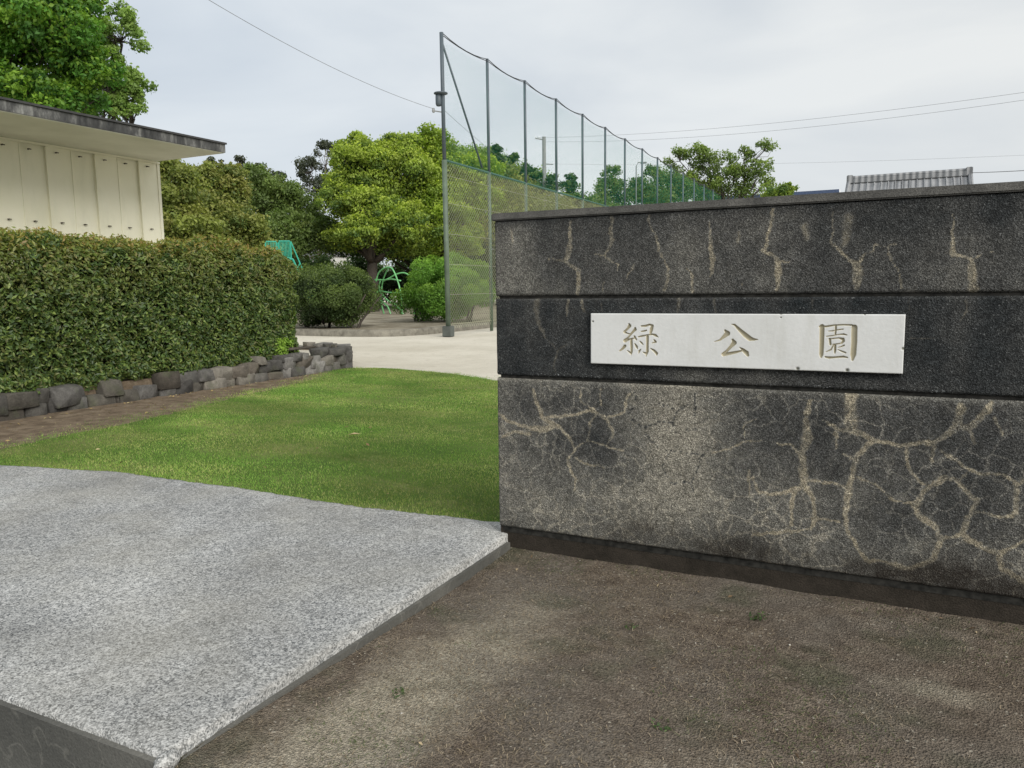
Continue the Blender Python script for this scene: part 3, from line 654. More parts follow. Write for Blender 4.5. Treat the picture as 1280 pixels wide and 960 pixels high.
G3 = GL((1018, 398), 16.55, [
 [(155,170,98),(150,500,92),(140,750,84),(135,800,46)], [(110,172,46),(250,170,42),(400,145,36),(600,135,32),(770,142,40),(860,190,58)],
 [(825,190,118),(820,500,116),(800,750,114),(785,860,48)], [(290,266,20),(370,262,30),(500,237,28),(590,226,26)], [(440,160,44),(440,240,44),(430,335,36)],
 [(250,374,26),(380,360,26),(500,336,24),(600,330,40),(668,346,24)], [(315,428,46),(330,540,48)], [(300,430,28),(500,408,30),(590,432,66),(600,470,58),(560,515,38)], [(380,542,28),(480,530,28),(560,516,30)],
 [(385,565,30),(340,650,34),(235,697,18)], [(425,555,48),(425,650,50),(420,718,32)], [(610,560,36),(560,585,30),(485,606,14)], [(480,648,15),(560,682,34),(642,713,34)],
 [(225,800,38),(300,815,50),(450,806,40),(600,795,46),(680,812,32)]])
sx0, sx1, sz0, sz1 = -1.402, .012, 1.060, 1.312
n = NT('carved_stone', .55, .4)
at_ = n.attr('col'); cv = n.rgb(at_, 0); ch = n.rgb(at_, 1); f = n.noise(3, 6, .6, None, 1.2); g = n.noise(60, 3)
cc = n.ramp(f, [(.3, (.60, .60, .575)), (.7, (.68, .68, .66))]); cc = n.mix(.12, cc, n.ramp(g, [(.3, .6), (.7, 1.)]), 'MULTIPLY')
cc = n.mix(n.ramp(cv, [(.0, 0.), (1., 1.)]), cc, (.33, .285, .165)); cc = n.mix(ch, cc, (.10, .10, .07))
cc = n.mix(n.ramp(n.noise(7, 5, .7, n.vmul(n.pos, (2.2, 1, .35))), [(.50, 0.), (.75, .30)]), cc, (.42, .41, .35)); n.col(cc); n.bump(g, .0008); STONE = n.m
X = np.linspace(sx0, sx1, 780); Z = np.linspace(sz0, sz1, 140); XX, ZZ = np.meshgrid(X, Z, indexing='ij')
dep = np.zeros_like(XX); hal = np.zeros_like(XX)
for st in G1+G2+G3:
    xs_ = [p[0] for p in st]; zs = [p[1] for p in st]; m = (XX > min(xs_)-.03) & (XX < max(xs_)+.03) & (ZZ > min(zs)-.03) & (ZZ < max(zs)+.03)
    best = np.full(m.sum(), -1.)
    for (x0, z0, w0), (x1, z1, w1) in zip(st, st[1:]):
        dx, dz = x1-x0, z1-z0; L2 = dx*dx+dz*dz+1e-12; t = np.clip(((XX[m]-x0)*dx+(ZZ[m]-z0)*dz)/L2, 0, 1)
        best = np.maximum(best, (w0+(w1-w0)*t)*.5-np.hypot(XX[m]-x0-t*dx, ZZ[m]-z0-t*dz))
    dep[m] = np.maximum(dep[m], np.clip(best*2.2, 0, .0085)); hal[m] = np.maximum(hal[m], np.clip(best/.0015+.4, 0, 1))
chip = np.zeros_like(XX)
for (px, py, rr) in ((976, 392, 1.6), (976, 397, 1.0), (1081, 393, 1.2), (1129, 436, 2.0), (997, 461, 2.2), (1059, 463, 2.4), (741, 402, 1.3), (1131, 452, 1.0)):
    chip = np.maximum(chip, np.clip(1.4*blob(XX, ZZ, px, py, rr, rr, SY)-.2, 0, 1))
YY = SY+dep+chip*.005; bev = .003
for arr in (ZZ-sz0, sz1-ZZ, XX-sx0, sx1-XX): YY += np.clip(1-arr/bev, 0, 1)*bev*.7
V = np.stack([XX, YY, ZZ], -1).reshape(-1, 3); nx, nz_ = XX.shape
i, j = np.meshgrid(np.arange(nx-1), np.arange(nz_-1), indexing='ij'); a = (i*nz_+j).ravel(); Fc = np.stack([a, a+nz_, a+nz_+1, a+1], 1)
ring = np.concatenate([np.arange(nx)*nz_, (nx-1)*nz_+np.arange(1, nz_), (np.arange(nx-1)[::-1])*nz_+nz_-1, np.arange(1, nz_-1)[::-1]])
Bk = V[ring].copy(); Bk[:, 1] = WY-.0015; o = len(V); q = np.arange(len(ring)); q2 = (q+1) % len(ring)
cols = np.stack([np.clip(hal*.85, 0, 1), chip, chip*0], -1).reshape(-1, 3)
V = np.concatenate([V, Bk]); Fc = np.concatenate([Fc, np.stack([ring[q2], ring[q], o+q, o+q2], 1)]); cols = np.concatenate([cols, cols[ring]])
tag(npmesh('sign', V, Fc, STONE, None, cols), 'white stone name plaque with three carved characters, fixed on the dark wall', 'sign')

# ================================================================== STONE RETAINING WALL, PLANTING BED
n = NT('rubble_stone', .9, .2)
rn = n.N.new('ShaderNodeAttribute'); rn.attribute_name = 'col'
f = n.noise(9, 6, .7); g = n.noise(60, 4)
cc = n.mix(1., rn.outputs['Color'], n.ramp(f, [(.3, .55), (.7, 1.3)]), 'MULTIPLY'); cc = n.mix(.5, cc, n.ramp(g, [(.3, .6), (.7, 1.2)]), 'MULTIPLY')
cc = n.mix(n.ramp(n.noise(4, 5), [(.55, 0.), (.72, .5)]), cc, (.075, .085, .045))
n.col(cc); n.bump(n.math('ADD', f, g), .012); ROCK = n.m
def rock(cx, cy, cz, sx, sy, sz, r):
    b = bmesh.new(); pts = np.array([(a_, b_, c_) for a_ in (-1, 1) for b_ in (-1, 1) for c_ in (-1, 1)], float)*r.uniform(.62, 1.08, (8, 3)); pts = np.concatenate([pts, unit(r.normal(size=(4, 3)))*1.12])
    for p in pts: b.verts.new((p[0]*sx/2, p[1]*sy/2, p[2]*sz/2))
    h = bmesh.ops.convex_hull(b, input=b.verts); bmesh.ops.delete(b, geom=[g for g in h['geom_interior'] if isinstance(g, bmesh.types.BMVert)], context='VERTS')
    bmesh.ops.bevel(b, geom=list(b.edges), offset=min(sx, sy, sz)*.035, segments=1, affect='EDGES')
    bmesh.ops.triangulate(b, faces=b.faces); b.verts.index_update()
    a = r.uniform(-.25, .25); ca, sa = math.cos(a), math.sin(a)
    V = np.array([(v.co.x*ca-v.co.y*sa+cx, v.co.x*sa+v.co.y*ca+cy, v.co.z+cz) for v in b.verts]); Fc = np.array([[v.index for v in f.verts] for f in b.faces]); b.free(); return V, Fc
path = [(-9.12, 2.4), (-9.16, 4.0), (-9.22, 6.0), (-9.17, 8.0), (-9.10, 9.5), (-9.08, 10.9), (-9.14, 11.35), (-9.45, 11.75), (-10.1, 12.0), (-11.2, 12.2), (-14.5, 12.5)]
def along(path, s):
    for (x0, y0), (x1, y1) in zip(path, path[1:]):
        L = math.hypot(x1-x0, y1-y0)
        if s <= L: return x0+(x1-x0)*s/L, y0+(y1-y0)*s/L, math.atan2(y1-y0, x1-x0)
        s -= L
    return None
r = np.random.default_rng(8); VV = []; FF = []; CC = []; off = 0
for course, (z, hh) in enumerate(((.06, .20), (.21, .19), (.33, .13))):
    s = r.uniform(0, .1)
    while True:
        wd_ = r.uniform(.20, .40)*(1 if course < 2 else .8); q = along(path, s+wd_/2)
        if q is None: break
        gone = (course == 2 and r.random() < (1.1 if q[1] < 8.8 else .3)) or (course == 1 and q[1] < 8 and r.random() < .35)
        if not gone:
            hx = r.uniform(.85, 1.15); V, Fc = rock(0, 0, 0, wd_*1.12, .26, hh*1.25*hx, r); ca, sa = math.cos(q[2]), math.sin(q[2])
            nx_ = sa*.02*r.normal(); V = np.stack([V[:, 0]*ca-V[:, 1]*sa+q[0]+r.normal()*.018+.0*nx_, V[:, 0]*sa+V[:, 1]*ca+q[1], V[:, 2]+z+r.normal()*.012], 1)
            VV.append(V); FF.append(Fc+off); off += len(V); c0 = (.55 if q[1] < 8.2 else 1.)*palette(1, [(.13, .122, .108), (.09, .085, .078), (.17, .155, .13), (.115, .10, .082), (.20, .19, .175)], r)[0]; CC.append(np.tile(c0, (len(V), 1)))  # nearer stones coloured darker, standing in for shade under the hedge overhang
        s += wd_
st = empty('stone_wall', (-9.1, 7, 0), 'low dry wall of rough grey rubble stones holding the bed under the long hedge', 'wall')
npmesh('stones', np.concatenate(VV), np.concatenate(FF), ROCK, st, np.concatenate(CC))
inner = [(x-.02*(y > 11.3), y-.06*(y > 11.3)) for x, y in path]
b = MB(); b.prism([(x-.03 if y < 11.3 else x, y) for x, y in path]+[(-14.5, 2.4)], -.1, .27)
tag(b.build('planting_bed', STRIPM), kind='structure')
poly_sheet('sand_bounce_sheet', [(-14.4, 2.5), (-10.6, 2.5), (-10.5, 10.3), (-9.5, 10.7), (-9.5, 11.3), (-10.2, 11.75), (-14.4, 12.1)], .275, SANDM, jitter=.03)  # sand at the bed end; behind the hedge added to bounce light

# ================================================================== HEDGE
def hedge(name, label, lo, hi, pal, tippal, n_, ls, seed, front_bulge=.12):
    r = np.random.default_rng(seed); lo = np.array(lo); hi = np.array(hi); c = (lo+hi)/2; h = (hi-lo)/2
    t = empty(name, (c[0], c[1], lo[2]), label, 'hedge')
    def surf(k, shrink=0):
        # rounded-box points: superellipsoid in plan at the far end
        A_ = np.array([h[1]*h[2], h[1]*h[2]*.5, h[0]*h[2], h[0]*h[2]*.3, h[0]*h[1], 0.0]); f = r.choice(6, k, p=A_/A_.sum())
        u = r.uniform(-1, 1, (k, 3)); ax = np.array([0, 0, 1, 1, 2, 2])[f]; sg = np.array([1, -1, 1, -1, 1, -1])[f]; u[np.arange(k), ax] = sg
        nrm = np.zeros((k, 3)); nrm[np.arange(k), ax] = sg
        rad = .38
        p = u*h; q = np.sign(p)*np.maximum(np.abs(p)-(h-rad), 0); ql = np.linalg.norm(q, axis=1, keepdims=True)
        corner = (ql[:, 0] > rad); p = np.where(corner[:, None], p-q+q/np.maximum(ql, 1e-6)*rad, p); nrm = unit(np.where(corner[:, None], q, nrm))
        p = p+c
        hang = np.clip((lo[2]+.4-p[:, 2])/.4, 0, 1); p[:, 2] -= np.clip((p[:, 2]-lo[2])/2, 0, 1)*.028*(10-p[:, 1]); p[:, 2] += hang*.24*fbm(p[:, 1], p[:, 0], 2.2, 44)
        bul = (fbm(p[:, 1]+p[:, 0]*.5, p[:, 2], 1.3, seed)-.5)*.26+(fbm(p[:, 1]+p[:, 0], p[:, 2], 5, seed+1)-.5)*.26
        low = np.clip((lo[2]+.5-p[:, 2])/.5, 0, 1); p[:, 0] += np.sign(nrm[:, 0])*low*.10
        return p+nrm*bul[:, None], nrm
    p, nr = surf(n_); dpt = r.exponential(.045, n_)-.03; p = p-nr*dpt[:, None]
    # ragged shoots on top
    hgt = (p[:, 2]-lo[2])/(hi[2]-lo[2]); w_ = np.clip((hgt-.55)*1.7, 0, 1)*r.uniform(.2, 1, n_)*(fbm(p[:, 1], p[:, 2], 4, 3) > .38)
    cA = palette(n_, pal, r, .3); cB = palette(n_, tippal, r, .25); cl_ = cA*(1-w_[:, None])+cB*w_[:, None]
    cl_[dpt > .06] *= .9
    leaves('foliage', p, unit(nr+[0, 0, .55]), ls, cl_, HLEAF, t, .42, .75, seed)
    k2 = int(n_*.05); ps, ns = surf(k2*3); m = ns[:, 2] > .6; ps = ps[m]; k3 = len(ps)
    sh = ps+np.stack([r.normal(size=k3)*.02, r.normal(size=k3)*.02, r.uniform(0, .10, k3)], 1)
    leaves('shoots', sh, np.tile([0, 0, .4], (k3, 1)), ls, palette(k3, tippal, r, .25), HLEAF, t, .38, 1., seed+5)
    # dark core boxes added to stop light passing through the hedge, plus stems
    mb = MB(); ii = .20
    mb.box((lo[0]+ii+.12, lo[1]+ii, lo[2]+.25), (hi[0]-ii-.12, hi[1]-4, hi[2]-.36), .10); mb.box((lo[0]+ii+.12, hi[1]-4.01, lo[2]+.25), (hi[0]-ii-.12, hi[1]-ii, hi[2]-.18), .10)
    for y_ in np.arange(lo[1]+.4, hi[1]-.3, .45):
        mb.tube([(c[0]+r.uniform(-.2, .2), y_, lo[2]-.12), (c[0]+r.uniform(-.2, .2), y_+r.normal()*.1, lo[2]+.5)], [.03, .02], 6)
    mb.build('blocker_and_stems', HCORE, t)
    return t
n = NT('hedge_inside', .95, .05); n.col(n.ramp(n.noise(25, 5, .7), [(.35, (.010, .011, .006)), (.7, (.03, .034, .015))])); n.bump(n.noise(30, 3), .05); HCORE = n.m
hedge('hedge', 'long clipped dark green hedge with rusty new leaves, on top of the rubble stone wall', (-10.8, 2.6, .10), (-9.22, 10.36, 2.17),
      [(.055, .092, .026), (.075, .118, .028), (.10, .14, .034), (.042, .070, .020), (.14, .18, .045), (.10, .11, .036), (.045, .075, .024)],
      [(.20, .17, .045), (.18, .19, .045), (.22, .155, .055), (.15, .18, .040)], 130000, .066, 3)

def shrub(name, label, c, rad, n_, ls, pal, seed, stems=3, cat='shrub', group=None, tip=None, gap=.35, flat=1.):
    r = np.random.default_rng(seed); c = np.array(c, float); rad = np.array(rad, float); base = np.array([c[0], c[1], c[2]-rad[2]-gap])
    t = empty(name, base, label, cat, group); m = 46
    d = unit(r.normal(size=(m, 3))); cc = c+d*rad*r.uniform(.55, .88, (m, 1)); cr = rad.mean()*r.uniform(.2, .36, m)
    idx = r.integers(0, m, n_); v = unit(r.normal(size=(n_, 3)))*r.uniform(.2, 1, (n_, 1))**.5; p = cc[idx]+v*cr[idx][:, None]
    cl_ = palette(m, pal, r, .2)[idx]*r.uniform(.75, 1.25, (n_, 1))
    if tip is not None: w_ = np.clip(v[:, 2:3], 0, 1)*r.uniform(.2, 1, (n_, 1)); cl_ = cl_*(1-w_)+np.array(tip)*w_
    low = c[2]-rad[2]; p[:, 2] = np.maximum(p[:, 2], low+r.uniform(0, .08, n_)*rad[2]*2)
    leaves('foliage', p, unit(p-c+[0, 0, .4]), ls, cl_, LEAF, t, .55, .8, seed)
    for s in range(stems):
        mb = MB(); x_ = (s-(stems-1)/2)*rad[0]*1.1/max(stems-1, 1)
        for q in range(3): mb.tube([(c[0]+x_+r.normal()*.05, c[1]+r.normal()*.1, base[2]-.05), (c[0]+x_+r.normal()*.12, c[1]+r.normal()*.2, low+.15), (c[0]+x_*1.2+r.normal()*.3, c[1]+r.normal()*.3, c[2])], [.06, .045, .02], 6)
        mb.build('stem', BARK, t, True)
    return t
c = onx(335, 448, -9.25); shrub('shrub', 'small bright yellow-green seedling bush at the end foot of the hedge', (-9.28, 9.75, .50), (.22, .55, .22), 2600, .05, [(.20, .31, .05), (.25, .37, .06), (.15, .25, .045)], 12, 1, gap=.02)

# ================================================================== STORE BUILDING
bx, by1, by0, bz = -12.5, 10.36, -3.0, 3.84
bd = empty('store_building', (bx-3, 4, 0), 'cream flat-roofed building with ribbed wall and dark-stained roof edge behind the hedge', 'building')
n = NT('cream_panel', .55, .35)
f = n.noise(1.2, 5, .6); g = n.noise(4, 5, .6, n.vmul(n.pos, (1, 1, .25)))
cc = n.ramp(f, [(.3, (.78, .75, .57)), (.7, (.84, .81, .65))]); cc = n.mix(n.ramp(g, [(.5, 0.), (.75, .35)]), cc, (.58, .58, .43)); n.col(cc); n.bump(n.noise(30, 2), .001); CREAM = n.m
prof = []; y = by1; raised = True; pw = .43
prof.append((bx, by1))
edges = []
while y > by0+pw:
    y2 = y-pw; xx_ = bx if raised else bx-.035; xn = bx-.035 if raised else bx
    prof += [(xx_, y2+.012), (xn, y2-.012)]; edges.append((y+y2)/2); y = y2; raised = not raised
prof += [(prof[-1][0], by0), (bx-7, by0), (bx-7, by1)]
b = MB(); b.prism(prof, -.1, bz); b.build('wall', CREAM, bd)
sm_ = MB()
for k_, y_ in enumerate([by1-pw*j for j in range(1, 30)]): sm_.box((bx-.034, y_-.012, .2), (bx+.010, y_+.014, bz-.04))
sm_.build('seam', CREAM, bd)
MB().box((bx+.002, by0, bz-.035), (bx+.035, by1, bz-.001)).box((bx+.002, by1-.05, .3), (bx+.012, by1+.006, bz-.04)).build('trim', CREAM, bd)
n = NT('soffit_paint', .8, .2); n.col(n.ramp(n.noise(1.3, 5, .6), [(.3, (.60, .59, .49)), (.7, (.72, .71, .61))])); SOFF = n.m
n = NT('stained_fascia', .9, .2)
f = n.noise(4, 6, .7, n.vmul(n.pos, (1, 1, .3)), .3); g = n.noise(22, 4, .7, n.vmul(n.pos, (1, 1, .25)))
cc = n.ramp(f, [(.38, (.035, .036, .036)), (.52, (.08, .08, .078)), (.72, (.30, .30, .28))]); cc = n.mix(.6, cc, n.ramp(g, [(.3, .5), (.7, 1.2)]), 'MULTIPLY'); n.col(cc); n.bump(f, .004); FASC = n.m
rf = MB().box((bx-7.3, by0-.5, bz+.012), (-10.74, by1-.05, bz+.150)).build('roof', FASC, bd)
MB().box((bx-7.32, by0-.52, bz+.152), (-10.715, by1-.03, bz+.182)).build('roof_lip', simple('roof_lip', (.05, .05, .05), .8), rf)
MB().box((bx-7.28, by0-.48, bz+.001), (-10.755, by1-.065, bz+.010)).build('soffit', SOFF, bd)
bolt_m = simple('rusty_bolt', (.06, .045, .035), .7)
b = MB(); b.tube([(0, 0, 0), (.045, 0, 0)], .011, 6); b.tube([(.035, -.02, .0), (.035, .035, 0)], .008, 6); proto = b.build('bolt', bolt_m, bd)
first = True
for k, y in enumerate(edges[:22]):
    for z in (bz-.115, bz-1.24):
        o = proto if first else proto.copy()
        if not first: COL.objects.link(o); o.parent = bd; o.matrix_parent_inverse = proto.matrix_parent_inverse.copy()
        o.location = (bx+(0 if k % 2 == 0 else -.035), y-.06, z); first = False

# ================================================================== KERB + RAISED BED + SHRUBS
kp = [(-40, 21.5), (-26, 20.4), (-20, 19.75), (-17.0, 19.45), (-15.3, 19.45), (-14.3, 19.75), (-13.75, 20.4), (-13.55, 21.6), (-13.5, 24), (-13.45, 30), (-13.4, 45), (-13.4, 62)]
CONC = simple('kerb_concrete', (.21, .195, .16), .9, .2, .45, 5.)
kl = []
for i in range(len(kp)-1):
    p0, p1, p2, p3 = (np.array(kp[max(i-1, 0)]), np.array(kp[i]), np.array(kp[i+1]), np.array(kp[min(i+2, len(kp)-1)]))
    for t in np.linspace(0, 1, 6, endpoint=False): kl.append(.5*((2*p1)+(-p0+p2)*t+(2*p0-5*p1+4*p2-p3)*t*t+(-p0+3*p1-3*p2+p3)*t**3))
kl.append(np.array(kp[-1])); kl = np.array(kl); tg = np.gradient(kl, axis=0); nr = np.stack([-tg[:, 1], tg[:, 0]], 1); nr /= np.linalg.norm(nr, axis=1)[:, None]
V = []; Fc = []
for p, q in zip(kl, nr):
    a, b_ = p, p+q*.14
    V += [(a[0], a[1], -.05), (a[0], a[1], .17), (a[0]+q[0]*.015, a[1]+q[1]*.015, .185), (b_[0], b_[1], .185), (b_[0], b_[1], -.05)]
for i in range(len(kl)-1):
    for j in range(4): Fc.append((i*5+j, i*5+j+1, (i+1)*5+j+1, (i+1)*5+j))
tag(npmesh('kerb', V, Fc, CONC), kind='structure')
bed = [tuple(p+q*.12) for p, q in zip(kl, nr)]+[(-60, 62), (-60, 21.5)]
n = NT('bed_soil', .97, .08); f = n.noise(1.2, 6, .7); cc = n.ramp(f, [(.35, (.13, .105, .07)), (.6, (.30, .27, .21))]); n.col(cc); n.bump(n.noise(12, 5), .03); BEDM = n.m
poly_sheet('raised_bed', bed, .165, BEDM, step=5)

c = onz(420, 411, .17); k = mpp(c)
DARKG = [(.040, .070, .020), (.055, .085, .022), (.032, .052, .016), (.075, .11, .028)]
shrub('shrub', 'dark green clipped shrub with open stems, right of the hedge end', (c[0]-.85, c[1]+.6, .17+42*k), (74*k, 1.6, 40*k), 50000, .07, DARKG, 15, 3, gap=.22, tip=(.14, .19, .04))
c = onz(548, 403, .17); k = mpp(c)
shrub('shrub', 'bright green rounded bush beside the tall fence post', (c[0]-.25, c[1]+.8, .17+42*k), (74*k, 1.9, 45*k), 56000, .08, [(.10, .21, .030), (.13, .26, .038), (.08, .165, .026)], 16, 2, gap=.1, tip=(.25, .40, .05))
c = onz(600, 403, .17)

# ================================================================== TALL BALL FENCE
fx, fy0, fs, NB = -12.28, 20.2, 2.78, 15
fe = empty('ball_fence', (fx, fy0, 0), 'tall ball-stop fence of steel poles with chain link below and green netting above', 'fence')
POLE_LOW = simple('pole_green', (.10, .135, .095), .6, .4, .3, 3); POLE_UP = simple('pole_steel', (.075, .095, .11), .5, .4, .2, 3)
RAILM = simple('rail_green', (.05, .11, .085), .6); WIREM = simple('wire_coat', (.36, .37, .26), .6, .3, .1)
NETM = simple('net_green', (.02, .26, .17), .7, .2, .1); GALV = simple('galvanised', (.28, .29, .29), .5)
tops = [8.78-.055*i for i in range(NB+1)]; mid = [5.19-.03*i for i in range(NB+1)]
for i in range(NB+1):
    y = fy0+fs*i
    b = MB(); b.tube([(fx, y, .0), (fx, y, mid[i])], .075 if i == 0 else .055, 12); pl = b.build('pole', POLE_LOW, fe, True)
    b = MB(); b.tube([(fx, y, mid[i]), (fx, y, tops[i])], .058 if i == 0 else .048, 10); b.build('upper_section', POLE_UP, pl, True).matrix_parent_inverse = Matrix.Identity(4)
    pl.children[0].parent = fe; pl.children and None
for o in [o for o in bpy.data.objects if o.name.startswith('upper_section')]:
    o.parent = fe; o.matrix_parent_inverse = Matrix.Translation(-Vector(fe.location))
MB().box((fx-.14, fy0-.14, -.02), (fx+.14, fy0+.14, .30), .02).build('footing', simple('footing', (.10, .11, .10), .9), fe)
yE = fy0+fs*NB
MB().tube([(fx, fy0, mid[0]), (fx, yE, mid[-1])], .035, 8).build('mid_rail', RAILM, fe, True)
MB().tube([(fx+.01, fy0+.05, 8.45), (fx+.01, fy0+2.3, 5.25)], .032, 8).build('brace', POLE_UP, fe, True)
# head cables with sag
for off_, sg in ((.0, .16), (.10, .10)):
    pts = []
    for i in range(NB):
        for t in np.linspace(0, 1, 6, endpoint=(i == NB-1)):
            pts.append((fx+.03, fy0+fs*(i+t), tops[i]*(1-t)+tops[i+1]*t-off_*.6-.02-sg*4*t*(1-t)*.8))
    MB().tube(pts, .013, 5).build('head_cable', simple('cable_dark', (.04, .045, .05), .6), fe)
b = MB()
for z in (.35, 1.25, 2.15, 3.05, 3.95, 4.75):
    b.tube([(fx+.03, fy0, z), (fx+.03, yE, z-.03*NB*(z/5.2))], .006, 4)
b.build('tension_wire', WIREM, fe)
def strands(name, z0, z1f, pitch, rad, m, x):
    V = []; Fc = []; tri = [(math.cos(a), math.sin(a)) for a in (0, 2.094, 4.189)]
    Lh = 5.2
    for s in (1, -1):
        y = fy0-Lh if s > 0 else fy0
        while y < yE+(0 if s > 0 else Lh):
            # strand runs 45 degrees; clip to the fence run
            H = z1f(min(max(y, fy0), yE))-z0; t0 = 0; t1 = H
            if s > 0: t0 = max(0, fy0-y); t1 = min(H, yE-y)
            else: t0 = max(0, y-yE); t1 = min(H, y-fy0)
            if t1 > t0+.03:
                a = np.array([x, y+s*t0, z0+t0]); e_ = np.array([x, y+s*t1, z0+t1]); o = len(V); nrm = np.array([0, -s*.7071, .7071])
                for P_ in (a, e_):
                    for cx_, sx_ in tri: V.append(P_+rad*(cx_*np.array([1, 0, 0])+sx_*nrm))
                for q in range(3): Fc.append((o+q, o+(q+1) % 3, o+3+(q+1) % 3, o+3+q))
            y += pitch
    return npmesh(name, V, Fc, m, fe)
strands('chain_link', .22, lambda y: 5.17-.03*(y-fy0)/fs, .135, .0046, WIREM, fx+.02)
strands('netting', 5.05, lambda y: 8.58-.055*(y-fy0)/fs, .060, .00072, NETM, fx+.03)
# lamp under a disc hood, clamped to the first pole
lp = empty('pole_lamp', (fx-.02, fy0, 6.75), 'disc-hooded lamp clamped high on the first fence pole', 'lamp')
MB().lathe([(.02, 7.14), (.20, 7.10), (.205, 7.07), (.05, 7.045)], (fx-.05, fy0-.03, 0)).build('hood', POLE_UP, lp, True)
MB().lathe([(.065, 6.72), (.09, 6.78), (.09, 7.02), (.06, 7.05)], (fx-.10, fy0-.08, 0), 14).build('body', POLE_UP, lp, True)
ins = MB(); ins.tube([(fx, fy0, 6.55), (fx-.26, fy0-.1, 6.6)], .02, 6); ins.lathe([(.03, 6.55), (.05, 6.6), (.03, 6.68)], (fx-.27, fy0-.1, 0), 10); ins.build('wire_bracket', GALV, lp)

# ================================================================== PLAY EQUIPMENT
TEAL = simple('teal_paint', (.035, .36, .25), .4, .5, .15); PGRN = simple('green_paint', (.16, .46, .17), .4, .5, .15)
D = 36
def A3(px, py, D): return at(px, py, D)
sc_ = empty('playground_slide', at(352, 400, D)*[1, 1, 0], 'teal playground slide tower with barred guard rails, showing above the hedge end', 'slide')
def barred(p0, p1, z0, z1, n_, D):
    a, b_ = at(p0, 310, D), at(p1, 310, D); b = MB(); a = a[:2]; b_ = b_[:2]
    b.tube([(*a, z0), (*a, z1-.08), (*(a+(b_-a)*.06), z1), (*(b_+(a-b_)*.06), z1), (*b_, z1-.08), (*b_, z0)], .032, 6)
    b.tube([(*a, z0+.06), (*b_, z0+.06)], .022, 6)
    for t in np.linspace(0, 1, n_+2)[1:-1]: p = a+(b_-a)*t; b.tube([(*p, z0+.06), (*p, z1)], .016, 5)
    return b
zt = at(340, 302, D)[2]; z1_ = at(365, 324, D)[2]
barred(332, 346, z1_-.2, zt, 6, D).build('guard_rail', TEAL, sc_); barred(348, 363.5, z1_, zt+.02, 8, D).build('guard_rail', TEAL, sc_)
a = at(363.5, 302, D); b_ = at(377, 334, D); lo_ = at(378, 341, D)
MB().tube([a, b_, lo_], .03, 6).tube([at(362, 324, D), at(366, 324, D), at(371.5, 336, D)], .045, 6).tube([at(371.5, 336, D), at(375, 329, D)], .03, 6).tube([at(371.5, 336, D), at(385, 372, D)], .045, 6).tube([lo_, at(391, 372, D)], .03, 6).build('stair_rail', TEAL, sc_)
pa, pb = at(332, 330, D), at(363, 330, D); b = MB()
b.box((min(pa[0], pb[0]), min(pa[1], pb[1]), z1_-.28), (max(pa[0], pb[0]), max(pa[1], pb[1])+.3, z1_-.2)); b.build('platform', TEAL, sc_)
b = MB()
for q in (pa, pb): b.tube([(q[0], q[1], 0), (q[0], q[1], z1_-.2)], .05, 8)
b.build('posts', TEAL, sc_)

Dg = 40; gc = at(492, 396, Dg); gk = mpp(gc)
gl = empty('climbing_frame', (gc[0], gc[1], 0), 'light green curved-tube climbing frame between the two round bushes', 'climbing frame')
def arcpx(pts, r_=.035): return MB().tube([at(*p, Dg) for p in pts], r_, 6)
def sm(pts, n_=5):
    pts = [np.array(p, float) for p in pts]; o_ = []
    for i in range(len(pts)-1):
        p0, p1, p2, p3 = pts[max(i-1, 0)], pts[i], pts[i+1], pts[min(i+2, len(pts)-1)]
        for t in np.linspace(0, 1, n_, endpoint=False): o_.append(.5*((2*p1)+(-p0+p2)*t+(2*p0-5*p1+4*p2-p3)*t*t+(-p0+3*p1-3*p2+p3)*t**3))
    return o_+[pts[-1]]
def w3(px, py, dd): return at(px, py, Dg+dd)
for k_, pp in enumerate([
   [(470,352,.8),(473,342,.6),(479,336,.3),(486,334,0),(491,337,-.3),(496,348,-.6),(500,362,-.8),(502,378,-.9),(502,398,-.9)],
   [(486,334,0),(481,344,.5),(478,354,.8),(477,364,.9),(476,372,1),(478,385,1),(482,399,1)],
   [(468,349.5,1),(480,350,.4),(490,349,-.3),(501,351,-.8)],
   [(480,351,.4),(488,347,.2),(495,343,0),(504,341,-.2),(511,344,-.4),(516,352,-.5),(518,368,-.6),(518,398,-.6)],
   [(476,349,.9),(474,357,1),(475,364,1),(478,370,.8)],
   [(468,368,1),(475,364,.9),(485,365.5,.4),(500,366,-.6)],
   [(478,367,.8),(481,372,.6),(488,378,.3),(496,382,0),(506,396,-.2)],
   [(474,374,1),(480,379,.8),(485,384,.6),(490,398,.4)]]):
    MB().tube([w3(*p) for p in sm(pp)], .04, 6).build('bent_tube', PGRN, gl, True)

